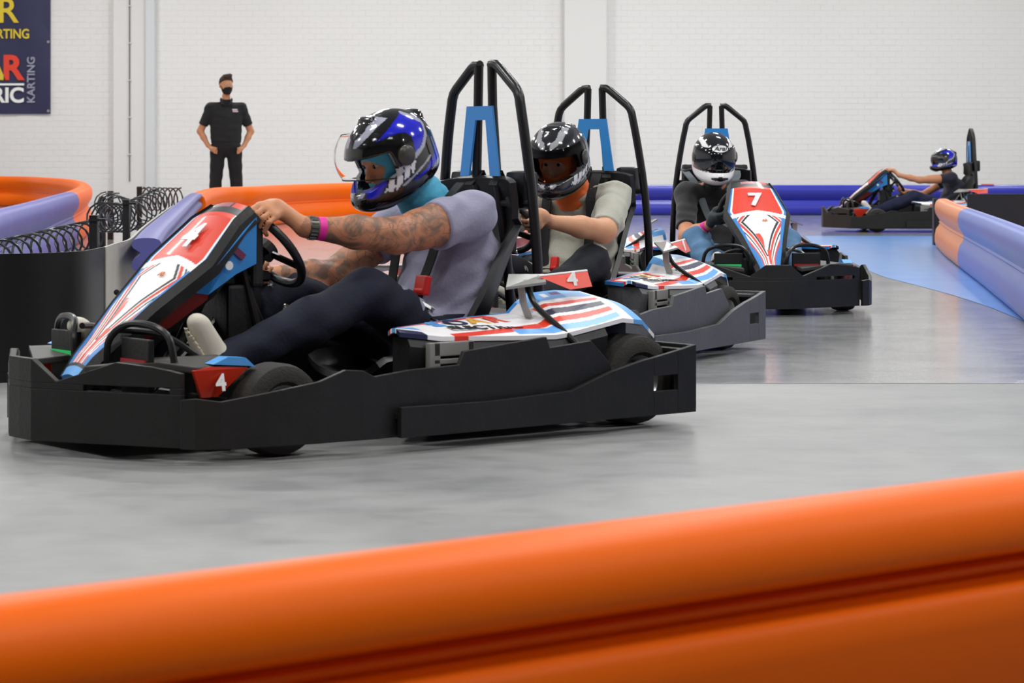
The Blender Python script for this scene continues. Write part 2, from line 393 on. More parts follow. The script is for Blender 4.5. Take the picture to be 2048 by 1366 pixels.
p = MB().box((wx(1128), WALL_Y-.22, 0), (wx(1213), WALL_Y, CEIL)).build('trim_1', M_PIL, bevel=.02); tag(p, 'white painted pier on the brick wall', None, kind='structure')
p = MB().box((wx(228), WALL_Y-.14, 0), (wx(312), WALL_Y, CEIL)).build('trim_2', M_PIL, bevel=.02); p['kind'] = 'structure'
p = MB().box((wx(294), WALL_Y-.20, 0), (wx(312), WALL_Y-.141, CEIL)).build('pier_shade_strip', M_PIL2, bevel=.01); p['kind'] = 'structure'  # strip whose pale grey paints in the shadow of the pier
p = empty('wall_conduit', (wx(262), WALL_Y-.165, 0)); tag(p, 'thin dark vertical cable run on the wall pier left of the standing person', 'cable')
MB().tube([(0, 0, .4), (0, 0, 2.2), (0, 0, CEIL-.1)], .011, 8).build('cable', mat('dark_cable', '6a6666', .6), p)
for zz in (.9, 1.6, 2.3, 3.0, 3.7): MB().box((-.03, -.012, zz), (.03, .03, zz+.02)).build('cable_clip', M_PIL2, p)
# ceiling lamps
M_TUBEL = mat('lamp_diffuser', 'ffffff', .5, emit=('fff8f0', 6.0)); M_LB = mat('lamp_body', 'c9c9c9', .5)
lamp_root = None
for i, (x, y) in enumerate(LAMPS):
    if lamp_root is None:
        lr = empty('ceiling_light', (x, y, CEIL)); lamp_root = lr
        body = MB().box((-.7, -.14, -.09), (.7, .14, 0)).build('lamp_body', M_LB, lr, bevel=.01)
        dif = MB().box((-.68, -.12, -.10), (.68, .12, -.091)).build('diffuser', M_TUBEL, lr)
        parts = (body, dif)
    else:
        lr = link(bpy.data.objects.new('ceiling_light', None)); lr.location = (x, y, CEIL)
        for q in parts: c = q.copy(); link(c); c.parent = lr
    tag(lr, 'long white batten light on the ceiling above the track', 'lamp', 'ceiling lights')
    ld = bpy.data.lights.new('lamp_glow', 'AREA'); ld.shape = 'RECTANGLE'; ld.size = 1.3; ld.size_y = .24
    ld.energy = LAMP_W*(1.5 if y > 30 else 1.15 if y < 3 else 1); ld.color = (.985, 1, .975)
    lo = link(bpy.data.objects.new('lamp_glow', ld)); lo.parent = lr; lo.location = (0, 0, -.115)

# banner on the wall
bx1, bz0 = wx(102), CAMH+(HOR-228)/sW
ban = empty('wall_banner', (bx1-1.2, WALL_Y-.05, bz0)); tag(ban, 'dark navy banner with yellow, red and white lettering hung on the white wall', 'banner')
M_BAN = mat('navy_banner_vinyl', '25264d', .45, bump=(3, .3))
v = []; f = []
for i in range(13):
    for j in range(13):
        x = -1.5+2.7*i/12; z = 2.6*j/12; v.append((x, -.012*math.sin(i*1.7+j*.4)-.005*math.sin(j*2.1), z))
for i in range(12):
    for j in range(12): a = i*13+j; f.append((a, a+13, a+14, a+1))
n = len(v); v += [(x, .006, z) for x, y, z in v]; f += [tuple(n+k for k in q[::-1]) for q in f]
mesh_obj('banner_sheet', v, f, M_BAN, ban, True)
def bt(s, px, py, size, m, al='RIGHT', rot=False, bold=.02, sxx=1.0):
    o = (wx(px)-ban.location.x, -.03, CAMH+(HOR-py)/sW-bz0)
    M = frame(o, (0, 0, 1), (-1, 0, 0)) if rot else frame(o, (1, 0, 0), (0, 0, 1))
    text('lettering', s, size, M, m, ban, bold, .003, al, sx=sxx)
bt('SOAR', 38, 24, .66, mat('yellow_print', 'e0c62f', .5), bold=.012)
bt('KARTING', 61, 69, .25, MATS['yellow_print'], sxx=.84)
bt('SO', -22, 139, .72, M_LBLUE, bold=.03); bt('A', 10, 138, .64, mat('gold_print2', 'd9c23a', .5), bold=.03); bt('R', 47, 138, .64, M_RED, bold=.035)
bt('ELECTRIC', 50, 192, .39, M_WHITE, bold=.03)
MB().box((-1.3, -.034, CAMH+(HOR-171)/sW-bz0), (wx(50)-ban.location.x, -.028, CAMH+(HOR-167)/sW-bz0)).build('underline', M_WHITE, ban)
bt('KARTING', 64.5, 160, .205, mat('grey_print', '9a9ab0', .5), 'CENTER', True)
e_ = MB()
for (px, py) in ((98, 222), (98, 84)):
    e_.lathe([(0, .01), (0, .026), (.008, .026), (.008, .01)], (wx(px)-ban.location.x, -.02, CAMH+(HOR-py)/sW-bz0), (0, -1, 0), 12)
e_.build('eyelet', M_RIM, ban)

# ---------------------------------------------------------------- barriers
def rail(name, path, m, label, h=.47, z0=.0, th=.16, g=.52, group=None, n=8, caps=True, lobes=None, cat='barrier'):
    P = smooth_path([(p[0], p[1], 0) for p in path], n); H = h-z0
    half = [(.30, 0), (.42, .03), (.50, .12), (.50, .24), (.42, .38), (.26, g-.07), (.20, g-.025), (.25, g), (.20, g+.03), (.28, g+.08), (.44, g+.17), (.50, .78), (.49, .86), (.42, .94), (.28, .985), (.10, 1.0)]
    if g > .6: half = [(.02, 0), (.04, .10), (.10, .22), (.22, .36), (.34, .50), (.43, g-.14), (.44, g-.075), (.36, g-.045), (.16, g-.026), (.22, g-.010), (.22, g+.002), (.12, g+.016), (.26, g+.030), (.42, g+.048), (.475, g+.075), (.465, g+.115), (.425, .93), (.35, .96), (.24, .985), (.10, 1.0)]
    prof = [(-a, b) for a, b in half]+[(a, b) for a, b in half[::-1]]
    V = []; K = len(prof)
    for i, p in enumerate(P):
        t = (P[min(i+1, len(P)-1)]-P[max(i-1, 0)]).normalized(); nn = Vector((t.y, -t.x, 0))
        V += [(p.x+nn.x*a*th, p.y+nn.y*a*th, z0+b*H) for a, b in prof]
    F = [(i*K+k, i*K+(k+1) % K, (i+1)*K+(k+1) % K, (i+1)*K+k) for i in range(len(P)-1) for k in range(K)]
    F += [tuple(range(K))[::-1], tuple((len(P)-1)*K+k for k in range(K))]
    c = P[len(P)//2]; c = Vector((c.x, c.y, 0))
    root = empty(name, c); tag(root, label, cat, group)
    o = mesh_obj('rail_shell', [Vector(q)-c for q in V], F, m, root, True); o.data.set_sharp_from_angle(angle=R(50))
    bm = bmesh.new(); bm.from_mesh(o.data); bmesh.ops.recalc_face_normals(bm, faces=bm.faces[:]); bm.to_mesh(o.data); bm.free()
    # feet under the rail
    ft = MB(); st = max(1, len(P)//4)
    for i in range(st//2, len(P), st):
        p = P[i]-c; ft.box((p.x-.03, p.y-.03, 0), (p.x+.03, p.y+.03, max(z0, .0)+.10))
    ft.build('foot', M_BLK, root)
    return root
def g2(px, py, h): q = at(px, py, h); return (q.x, q.y)
M_OR = mat('orange_barrier_plastic', 'fb6c02', .42, spec=.12, noise=(1.5, .4, 'ec6200'), bump=(3, .08))
M_OR2 = mat('faded_orange_barrier_plastic', 'e8833f', .4, noise=(2, .4, 'e07a3c'))
M_BU = mat('blue_barrier_plastic', '2e33a6', .3, spec=.4, noise=(1.5, .4, '363db0'))
M_LV = mat('lavender_blue_barrier_plastic', '5e5ca0', .45, spec=.35, noise=(2.5, .5, '56599a'), bump=(3, .08))
M_LV2 = mat('periwinkle_barrier_plastic', '5769b8', .4, spec=.35, noise=(2.5, .4, '6273bd'), bump=(3, .08))
# foreground rail
a, b_ = at(0, 1224, .45), at(2048, 965, .45)
d = (b_-a); nrm = Vector((d.y, -d.x, 0)).normalized()*.035
rail('barrier_rail', [(q.x+nrm.x, q.y+nrm.y) for q in (a-d*1.6, a-d*.9, a-d*.35, a, a+d*.33, a+d*.66, b_, b_+d*.5, b_+d*1.0, b_+d*2.0)], M_OR, 'long bright orange rounded barrier rail running across the foreground', h=.47, g=.775, th=.15)
# right barrier
rail('barrier_rail', [g2(1886, 397, .47), g2(1905, 406, .47), g2(1936, 417, .47)], M_OR2, 'short pale orange rail end beside the black board at right', h=.47)
rr = [g2(1936, 417, .47), g2(1985, 434, .47), g2(2055, 460, .47), g2(2200, 515, .47), g2(2400, 590, .47), g2(2900, 780, .47)]
rail('barrier_rail', rr, M_LV2, 'periwinkle blue rail coming forward along the right edge of the blue floor', h=.47)
pe = at(1868, 491, 0)
post = MB().box((-.012, -.05, 0), (.018, .05, .46)).build('barrier_post', M_BLK, bevel=.008); post.location = (pe.x+.02, pe.y+.1, 0)
tag(post, 'black end post closing the pale orange rail at right', 'post')
# dark board right
bl = at(1935, 388, .5); o = empty('track_board', (bl.x+2, bl.y, 0)); tag(o, 'long low black board behind the right barrier', 'board')
M_DKB = mat('dark_board', '1e1718', .6, noise=(6, .4, '2c2122'))
for i in range(4): MB().box((-2+i*1.25, 0, 0), (-2+i*1.25+1.245, .04, .5)).build('board_panel', M_DKB, o, bevel=.004)
# far blue rail
yb = at(1300, 430, 0).y
xs = [(px-1024)*yb/FPX for px in (1190, 1330, 1500, 1700, 1900, 2080, 2300)]
rail('barrier_rail', [(x, yb-.0*i) for i, x in enumerate(xs)], M_BU, 'long deep blue rail at the foot of the white wall', h=.447, th=.2, n=3)
s = empty('sticker_plate', (xs[4]+.45, yb, .45)); tag(s, 'small red and white plate lying on top of the far blue rail', 'plate')
MB().box((-.2, -.05, 0), (.0, .05, .012)).build('plate', M_WHITE, s); MB().box((.001, -.05, 0), (.2, .05, .012)).build('plate_end', M_RED, s)
# island right arm: lavender rail turning into orange
lv = [g2(293, 476, .52), g2(310, 455, .52), g2(338, 430, .52), g2(362, 409, .52), g2(382, 392, .52), g2(391, 386, .52)]
rail('barrier_rail', lv, M_LV, 'lavender rail between the black coils and the number 4 kart nose', h=.52, z0=.375, th=.13)
orr = [lv[-1], g2(404, 379, .52), g2(430, 373, .52), g2(470, 371, .52), g2(510, 370, .52), g2(580, 367.5, .515), g2(700, 365.5, .505), g2(850, 365, .5), g2(1000, 365, .5), g2(1120, 366, .5)]
rail('barrier_rail', orr, M_OR, 'long orange rail across the middle, in front of the standing person', h=.505, th=.2, n=5)
# left hairpin
hp = [g2(-120, 351, .524), g2(0, 352, .524), g2(80, 354, .524), g2(135, 357, .524), g2(163, 362, .524), g2(176, 370, .524)]
X = [(-12.6, 46), (-9.9, 41.5)]
hpn = [(-12.4, 42.9), g2(0, 352.5, .524), g2(90, 355, .524), g2(148, 360, .524), g2(168, 368, .524), g2(160, 376, .524), g2(138, 384, .524)]
rail('barrier_rail', hpn, M_OR, 'orange rail bending round the hairpin at far left', h=.524, th=.2, n=6)
nb = [g2(138, 384, .524), g2(110, 391, .524), g2(70, 402, .524), g2(0, 419, .524), g2(-90, 445, .524), g2(-250, 480, .524)]
rail('barrier_rail', nb, mat('lavender_left_barrier_plastic', '6361ae', .45, spec=.35, noise=(2.5, .5, '5252a8'), bump=(3, .08)), 'lavender rail at far left, near arm of the hairpin', h=.524, th=.2)
# curved sheets
def sheet(name, path, h, m, label, th=.012, z0=0, cat='board'):
    P = smooth_path([(x, y, 0) for x, y in path], 8); c = Vector((P[len(P)//2].x, P[len(P)//2].y, 0)); V = []
    for i, p in enumerate(P):
        t = (P[min(i+1, len(P)-1)]-P[max(i-1, 0)]).normalized(); nn = Vector((t.y, -t.x, 0))*th; q = p-c
        V += [(q.x, q.y, z0), (q.x, q.y, h), (q.x-nn.x, q.y-nn.y, h), (q.x-nn.x, q.y-nn.y, z0)]
    F = [(4*i+k, 4*i+(k+1) % 4, 4*i+4+(k+1) % 4, 4*i+4+k) for i in range(len(P)-1) for k in range(4)]
    F += [(3, 2, 1, 0), tuple(4*(len(P)-1)+k for k in range(4))]
    root = empty(name, c); tag(root, label, cat); o = mesh_obj('sheet', V, F, m, root, True); o.data.set_sharp_from_angle(angle=R(50))
    bm = bmesh.new(); bm.from_mesh(o.data); bmesh.ops.recalc_face_normals(bm, faces=bm.faces[:]); bm.to_mesh(o.data); bm.free()
    return root, P, c
M_BSH = mat('black_rubber_sheet', '101010', .4, spec=.3, noise=(3, .4, '161616'), bump=(2, .2))
M_GSH = mat('scuffed_grey_sheet', 'aeaaa4', .6, spec=.25, noise=(12, .5, '9c9791'), bump=(5, .1))
hs = .50
rt, P, c = sheet('crash_sheet', [g2(-260, 508, hs), g2(-80, 510, hs), g2(0, 508, hs), g2(90, 506, hs), g2(165, 502, hs), g2(210, 494, hs)], hs, M_BSH, 'black curved sheet in front of the lavender rail at far left, coils on top')
rt, P, c = sheet('crash_sheet', [g2(212, 494, hs), g2(235, 486, hs), g2(262, 478, hs), g2(284, 458, hs), g2(310, 437, hs), g2(345, 412, hs)], hs, M_GSH, 'scuffed grey curved sheet joining the black one behind the number 4 kart nose')
sc = MB()
for px, py, z in ((229, 562, 0), ):
    q = at(229, 500, hs); sc.lathe([(0, .012), (.006, .012), (.008, .0)], (q.x-c.x+.012, q.y-c.y-.02, .33), (.2, -1, 0), 10)
sc.build('screw', M_BLK, rt)
# black coil springs and posts behind the sheets
ad = lambda px, py, Y: Vector(((px-1024)*Y/FPX, Y, CAMH-(py-HOR)*Y/FPX))
M_COIL = mat('black_coil_spring', '15151a', .3, spec=.6)
def coil(a, b, r, turns, wr, label, zr=1.0):
    a = Vector(a); b = Vector(b); ax = (b-a); L = ax.length; t = ax.normalized(); u = Vector((0, 0, 1)); q = t.cross(u).normalized()
    n = int(turns*14); pts = [t*(L*i/n)+(u*math.cos(2*math.pi*turns*i/n)*zr+q*math.sin(2*math.pi*turns*i/n))*r for i in range(n+1)]
    o = MB().tube(pts, wr, 6).build('coil_spring', M_COIL, smooth=True); o.location = a; tag(o, label, 'spring'); return o
coil(ad(-60, 532, 10.0), ad(188, 468, 13.0), .078, 14, .0062, 'long row of black coil rings standing above the black sheet at far left')
coil(at(196, 434, .47), at(256, 436, .44), .10, 7, .0065, 'tangled black coil between the three middle posts')
coil(at(212, 408, .44), at(246, 424, .44), .11, 5, .007, 'black coil behind the tangled one, beside the tall posts')
coil(at(262, 432, .40), at(318, 404, .46), .12, 6, .007, 'slanting black coil right of the near post pair')
coil(at(287, 398, .44), at(362, 399, .43), .12, 7, .008, 'rightmost black coil, loops clear against the white wall')
for i, (px, yt, s_, lb) in enumerate(((188, 430, 400, 'near left black post at the end of the coil row'), (205, 393, 215, 'far left slim black post among the coils'), (221, 382, 190, 'tall slim black post, second of the far posts'),
                                  (253, 399, 330, 'thick black post right of the tangled coil'), (279, 373, 172, 'tallest black post holding the rightmost coil'))):
    X, Y = (px-1024)/s_, FPX/s_; zt = CAMH-(yt-HOR)/s_; wd = (16, 12, 11, 13, 10)[i]/s_/2
    r_ = empty('coil_post', (X, Y, 0)); tag(r_, lb, 'post', 'posts among the coils')
    MB().box((-wd, -.03, 0), (wd, .03, zt)).build('upright', M_BLK, r_, bevel=.004)
    MB().box((-wd, -.04, zt-.03), (wd*3.2, .04, zt-.018)).build('top_bracket', M_BLK, r_)
# ---------------------------------------------------------------- karts (local frame: +x forward, +y driver's left)
def kframe(X, Y, psi): return (X, Y, 0), math.pi+R(psi)
def wall(mb, pts, th):
    V = []; n = len(pts)
    for i, (x, y, zt, zb) in enumerate(pts):
        a = pts[max(i-1, 0)]; b = pts[min(i+1, n-1)]; t = Vector((b[0]-a[0], b[1]-a[1], 0)).normalized(); nn = Vector((t.y, -t.x, 0))*th
        V += [(x, y, zb), (x, y, zt), (x-nn.x, y-nn.y, zt), (x-nn.x, y-nn.y, zb)]
    F = [(4*i+k, 4*i+(k+1) % 4, 4*i+4+(k+1) % 4, 4*i+4+k) for i in range(n-1) for k in range(4)]+[(3, 2, 1, 0), tuple(4*(n-1)+k for k in range(4))]
    mb.add(V, F)
MESHC = {}
def shared(key, name, parent, fn):
    if key in MESHC:
        o = link(bpy.data.objects.new(name, MESHC[key])); o.parent = parent; return o
    o = fn(); MESHC[key] = o.data; return o
def interp(xs, rows, x):
    return np.array([np.interp(x, xs, [r[k] for r in rows]) for k in range(len(rows[0]))])
def grid_panel(name, P, cols, m, parent, thick=(0, 0, -.012)):
    """P (n,k,3) surface points, cols (n,k,3) linear colours; closed thin panel"""
    n, k = P.shape[:2]; V = P.reshape(-1, 3); W = V+np.array(thick); N0 = n*k
    F = [(i*k+j, (i+1)*k+j, (i+1)*k+j+1, i*k+j+1) for i in range(n-1) for j in range(k-1)]
    F += [tuple(q+N0 for q in f[::-1]) for f in F]
    F += [(i*k, N0+i*k, N0+(i+1)*k, (i+1)*k) for i in range(n-1)]+[((i+1)*k-1, (i+2)*k-1, N0+(i+2)*k-1, N0+(i+1)*k-1) for i in range(n-1)]
    F += [(j, j+1, N0+j+1, N0+j) for j in range(k-1)]+[((n-1)*k+j+1, (n-1)*k+j, N0+(n-1)*k+j, N0+(n-1)*k+j+1) for j in range(k-1)]
    o = mesh_obj(name, np.concatenate([V, W]), F, m, parent, True); o.data.set_sharp_from_angle(angle=R(40))
    set_cols(o.data, np.concatenate([cols.reshape(-1, 3)]*2)); return o
def nose_paint(u, v):
    w_ = np.abs(v); C = np.empty(u.shape+(3,)); C[:] = RD
    def put(mask, c): C[mask] = c
    put(w_ > .9, BL); put((w_ > .84) & (w_ <= .9), WH)
    put(u < .115, lin('2a2a2e')); put((u < .075) & (u > .03) & (np.abs(v+.15) < .35), lin('a8606a')); put((u < .075) & (v > .3) & (v < .8), RD); put((u < .028), WH)
    lo = u > .43-.035*(1-w_)
    s = np.clip((u-.40)/.6, 0, 1)
    ph = np.where(s < .13, .30+.40*(s/.13), np.clip(.70*(1-(s-.13)/.62), 0, 1))
    d = w_-ph
    put(lo, WH)
    put(lo & (d > .10) & (d < .22), RD); put(lo & (d > .30) & (d < .36), BK); put(lo & (d > .46) & (d < .62), RD); put(lo & (d > .62) & (w_ < .8), WH)
    put(lo & (w_ > .84), BL); put(lo & (s > .55) & (d > .55), BL)
    put(lo & (np.abs(d) < .05) & (s < .72), BK); put((u > .395-.035*(1-w_)) & ~lo, WH)
    put(lo & (d < -.05) & (s > .35) & (v < -.02-.25*(s-.35)) & (v > -ph+.06) & (v < -ph+.30), RD)
    put(lo & (s > .62) & (v > .04) & (v < .26), RD); put(lo & (s > .93), LB)
    put((s > .905) & (s < .93), BK)
    return C
NB = {'t': [0, .05, .16, .36, .62, .9, 1.0]}
nose_rows = [(.405, .715, .095), (.435, .735, .112), (.50, .695, .128), (.625, .575, .172), (.79, .44, .115), (.955, .285, .062), (1.005, .225, .048)]
def pod_paint(u, v):
    C = np.empty(u.shape+(3,)); C[:] = WH
    def put(m, c): C[m] = c
    fr = u > -.44
    put(fr & (v < .07), BL); put(fr & (v >= .07) & (v < .2) & (u > -.3), RD)
    put(fr & (u > .08) & (v > .33+.9*(.2-u)) & (v < .62+.9*(.2-u)), LB); put(fr & (u > .10) & (v > .70+1.2*(.2-u)), DB)
    q = v-(1.0-.26*(-.02-u)/.42)
    put(fr & (u < .0) & (q > -.12) & (q < .02), RD); put(fr & (u < -.16) & (q > .10) & (v < .95), RD); put(fr & (u < -.26) & (v > .80) & (v < .95+.0*u), LB)
    r = ~fr; sw = .06*np.sin((u+.44)*11)
    put(r & (v < .30), LB); put(r & (v+sw > .34) & (v+sw < .42), RD); put(r & (v+sw > .48) & (v+sw < .60), DB); put(r & (v+sw > .66) & (v+sw < .76), RD)
    put(r & (v+sw > .82) & (v+sw < .93), LB)
    put(r & (u < -.70), WH); put(u < -.755, LB); put(u < -.835, WH)
    put(r & (np.abs(u+.53) < .012) & (np.abs(v-.15) < .06), WH); put(r & (u < -.56) & (u > -.60) & (np.abs(v-.12) < .05), lin('5a2a6a'))
    return C
pod_x = [-.87, -.80, -.70, -.60, -.485, -.435, -.40, -.22, .05, .20]
pod_rows = [(.42, .33, .54, .29), (.39, .40, .56, .34), (.36, .43, .575, .352), (.345, .437, .585, .338), (.34, .43, .595, .322), (.34, .40, .60, .316), (.34, .37, .60, .313), (.34, .362, .60, .318), (.36, .344, .59, .328), (.52, .346, .58, .347)]
side_prof = [(.922, .524, .186), (.90, .562, .190), (.84, .59, .180), (.71, .625, .20), (.55, .65, .224), (.46, .655, .254), (.40, .66, .249), (.36, .66, .229), (.233, .66, .242), (.047, .66, .247), (.028, .66, .287), (-.295, .66, .316), (-.309, .66, .281), (-.478, .66, .295), (-.557, .66, .221), (-.575, .66, .16)]
rail_prof = [(.29, .137), (.10, .135), (-.05, .134), (-.37, .146), (-.53, .195), (-.67, .225), (-.715, .231), (-.82, .249), (-.90, .265)]
ROLES = {}
def build_kart(key, pose, number, label, dark=True, full=True):
    loc_, rz = kframe(*pose); K = empty('racing_kart', loc_, rz); tag(K, label, 'kart', 'electric karts on the track')
    PL = M_BLK if dark else M_GRYPL
    # chassis
    def f():
        mb = MB(); mb.box((-.86, -.34, .055), (1.02, .34, .072)); return mb.build('floor_pan', M_BLK, K)
    shared('pan', 'floor_pan', K, f)
    def f():
        mb = MB()
        for s in (1, -1):
            mb.tube(smooth_path([(.98, .30*s, .10), (.55, .30*s, .10), (.1, .34*s, .10), (-.5, .34*s, .10), (-.85, .32*s, .11)], 4), .015, 8)
        mb.tube([(.98, -.30, .10), (.98, .30, .10)], .015, 8); mb.tube([(-.85, -.32, .11), (-.85, .32, .11)], .015, 8); mb.tube([(-.76, -.52, .148), (-.76, .52, .148)], .02, 10)
        mb.tube([(.60, -.5, .135), (.60, .5, .135)], .014, 8)
        return mb.build('chassis_frame', M_TUBE, K, True)
    shared('frame', 'chassis_frame', K, f)
    def f():
        mb = MB(); mb.box((-.84, -.28, .10), (-.63, .28, .34)); mb.box((-.60, -.30, .07), (-.42, .30, .17)); return mb.build('motor_cover', M_BLK, K, bevel=.02)
    shared('motor', 'motor_cover', K, f)
    # wheels
    for i, (x, y, r, wd) in enumerate(((.60, .50, .136, .13), (.60, -.50, .136, .13), (-.765, .515, .148, .17), (-.765, -.515, .148, .17))):
        def f():
            h = wd/2; t = MB().lathe([(-h*.8, r*.52), (-h, r*.62), (-h, r*.82), (-h*.86, r*.95), (-h*.5, r), (h*.5, r), (h*.86, r*.95), (h, r*.82), (h, r*.62), (h*.8, r*.52), (-h*.8, r*.52)], (0, 0, 0), (0, 1, 0), 36)
            return t.build('tyre', M_TYRE, K, True)
        t = shared('tyre%d' % (i//2), 'tyre', K, f); t.location = (x, y, r)
        def f():
            h = wd/2; m = MB().lathe([(-h*.75, .001), (-h*.75, r*.3), (-h*.35, r*.4), (-h*.75, r*.5), (-h*.85, r*.54), (h*.85, r*.54), (h*.75, r*.5), (h*.35, r*.4), (h*.75, r*.3), (h*.75, .001)], (0, 0, 0), (0, 1, 0), 28)
            for k in range(4):
                a = k*math.pi/2+.4; m.lathe([(-h*.86, .001), (-h*.86, .006), (-h*.6, .006)], (r*.2*math.cos(a), 0, r*.2*math.sin(a)), (0, 1, 0), 8); m.lathe([(h*.86, .001), (h*.86, .006), (h*.6, .006)], (r*.2*math.cos(a), 0, r*.2*math.sin(a)), (0, 1, 0), 8)
            return m.build('rim', M_RIM, t, True)
        q = shared('rim%d' % (i//2), 'rim', t, f)
    # front bumper with slots
    pk = 'd' if dark else 'g'
    def f():
        half = [(1.168, 0, .285), (1.166, .07, .285), (1.128, .150, .222), (1.085, .235, .25), (1.03, .33, .284), (.975, .43, .275), (.945, .485, .266), (.925, .518, .258)]
        pts = [(x, -y, z) for x, y, z in half[:0:-1]]+half; mb = MB()
        wall(mb, [(x, y, .198, .045) for x, y, z in pts], .022)
        wall(mb, [(x, y, z, .216) for x, y, z in pts], .022)
        mid = [q for q in pts if abs(q[1]) <= .24]; wall(mb, [(x-.001, y, .2165, .1975) for x, y, z in mid], .020)
        for s in (1, -1):
            e = [(x-.001, y*s, .2165, .1975) for x, y, z in half[-2:]]; wall(mb, e if s > 0 else e[::-1], .020)
        return mb.build('front_bumper', PL, K, bevel=.003)
    shared('fb'+pk, 'front_bumper', K, f)
    # seam line ribs on the bumper
    for s in (1, -1):
        def f():
            mb = MB(); pts = [(x, y*s, z, .045) for x, y, z in side_prof]
            wall(mb, pts if s < 0 else pts[::-1], .018 if 1 else 0)
            # flange between panel and rail
            mb.box((-.56, min(.655*s, .69*s), .10), (.29, max(.655*s, .69*s), .118)); return mb.build('side_bumper', PL, K, bevel=.0025)
        shared('sb%d%s' % (s, pk), 'side_bumper', K, f)
        def f():
            mb = MB(); th = .02
            def seg(p, z0=None, z1=None):
                q = [(x, .692*s, zt if z1 is None else z1, .045 if z0 is None else z0) for x, zt in p]; wall(mb, q if s < 0 else q[::-1], th)
            seg(rail_prof[:7]); seg(rail_prof[6:8], .172); seg(rail_prof[6:8], .045, .122); seg(rail_prof[7:])
            return mb.build('side_rail', PL, K, bevel=.0025)
        shared('sr%d%s' % (s, pk), 'side_rail', K, f)
    def f():
        mb = MB(); mb.box((-.922, -.69, .05), (-.902, .69, .262)); mb.box((-.90, -.66, .235), (-.86, .66, .25)); return mb.build('rear_bumper', PL, K, bevel=.004)
    shared('rb'+pk, 'rear_bumper', K, f)
    # side pods
    for s in (1, -1):
        def f():
            n, k = 240, 100; xs = np.linspace(.20, -.87, n); vs = np.linspace(0, 1, k); P = np.zeros((n, k, 3)); cols = np.zeros((n, k, 3))
            for i, x in enumerate(xs):
                a = interp(pod_x, pod_rows, x)
                P[i, :, 0] = x; P[i, :, 1] = (a[0]+(a[2]-a[0])*vs)*s; P[i, :, 2] = a[1]+(a[3]-a[1])*vs+.012*np.sin(vs*math.pi)
            U, Vv = np.meshgrid(xs, vs, indexing='ij'); cols = pod_paint(U, Vv)
            if s < 0: P = P[:, ::-1]; cols = cols[:, ::-1]
            return grid_panel('side_pod_cover', P, cols, M_LIV, K, (0, 0, -.014))
        shared('pod%d' % s, 'side_pod_cover', K, f)
        def f():
            mb = MB(); V = []; sec = [.17, .05, -.22, -.42, -.60, -.62]
            for x in sec:
                a = interp(pod_x, pod_rows, x); z0 = .075
                V += [(x, (a[0]+.015)*s, z0), (x, (a[0]+.015)*s, a[1]-.016), (x, (a[2]-.004)*s, a[3]-.016), (x, (a[2]+.012)*s, a[3]-.04), (x, (a[2]-.03)*s, z0)]
            F = [(5*i+j, 5*i+(j+1) % 5, 5*i+5+(j+1) % 5, 5*i+5+j) for i in range(len(sec)-1) for j in range(5)]+[(0, 1, 2, 3, 4), tuple(25+j for j in (4, 3, 2, 1, 0))]
            mb.add(V, F)
            mb.box((-.86, min(.40*s, .41*s), .27), (-.62, max(.40*s, .41*s), .36)); return mb.build('side_pod', PL, K)
        shared('podb%d%s' % (s, pk), 'side_pod', K, f)
        def f():
            mb = MB(); 
            for (z0, z1) in ((.225, .238), (.246, .262), (.270, .312)): mb.box((-.055, min(.595*s, .62*s), z0), (.10, max(.595*s, .62*s), z1))
            mb.box((-.055, min(.595*s, .62*s), .225), (-.03, max(.595*s, .62*s), .312)); mb.box((.075, min(.595*s, .62*s), .225), (.115, max(.595*s, .62*s), .312))
            return mb.build('vent_panel', M_GREY_PL, K, bevel=.003)
        if s > 0 or full: shared('vent%d' % s, 'vent_panel', K, f)
        # raised number blade on two struts
        def f():
            mb = MB(); mb.ribbon([(-.375, .45*s, .467), (-.385, .45*s, .41), (-.40, .46*s, .36)], (0, 1, 0), .028, .008)
            return mb.build('blade_strut', M_GREY_PL, K)
        shared('st%d' % s, 'blade_strut', K, f)
        def f():
            mb = MB(); mb.tube(smooth_path([(-.41, .44*s, .468), (-.42, .47*s, .40), (-.44, .56*s, .335), (-.46, .615*s, .29), (-.47, .645*s, .26)], 5), .010, 8); return mb.build('blade_brace', M_TUBE, K, True)
        shared('br%d' % s, 'blade_brace', K, f)
        def f():
            mb = MB(); mb.add([(-.29, .48*s, .462), (-.365, .40*s, .499), (-.52, .39*s, .494), (-.46, .475*s, .474), (-.29, .48*s, .454), (-.365, .40*s, .491), (-.52, .39*s, .486), (-.46, .475*s, .466)],
                              [(0, 1, 2, 3), (7, 6, 5, 4), (0, 3, 7, 4), (1, 0, 4, 5), (2, 1, 5, 6), (3, 2, 6, 7)]); return mb.build('number_blade', M_GREY_PL, K)
        shared('bl%d' % s, 'number_blade', K, f)
        def f():
            mb = MB(); poly = [(-.46, .44*s, .488), (-.70, .40*s, .497), (-.695, .43*s, .449), (-.575, .46*s, .444)]
            mb.prism(poly, (0, -.008*s, .002)); return mb.build('blade_number_plate', M_RED, K)
        shared('bp%d' % s, 'blade_number_plate', K, f)
        def f():
            mb = MB(); mb.tube([(-.46, .436*s, .491), (-.70, .396*s, .500)], .004, 6); return mb.build('blade_edge', M_WHITE, K)
        shared('be%d' % s, 'blade_edge', K, f)
        M = frame((-.60, (.435)*s, .473), (-s, 0 if s > 0 else 0, 0), (0, -.3*s, 1)) if s > 0 else frame((-.60, -.435, .473), (1, 0, 0), (0, .3, 1))
        if s > 0 or full: text('number', number, .062, M @ Matrix.Translation((0, 0, .006)), M_WHITE, K, .03, .001, sx=1.4)
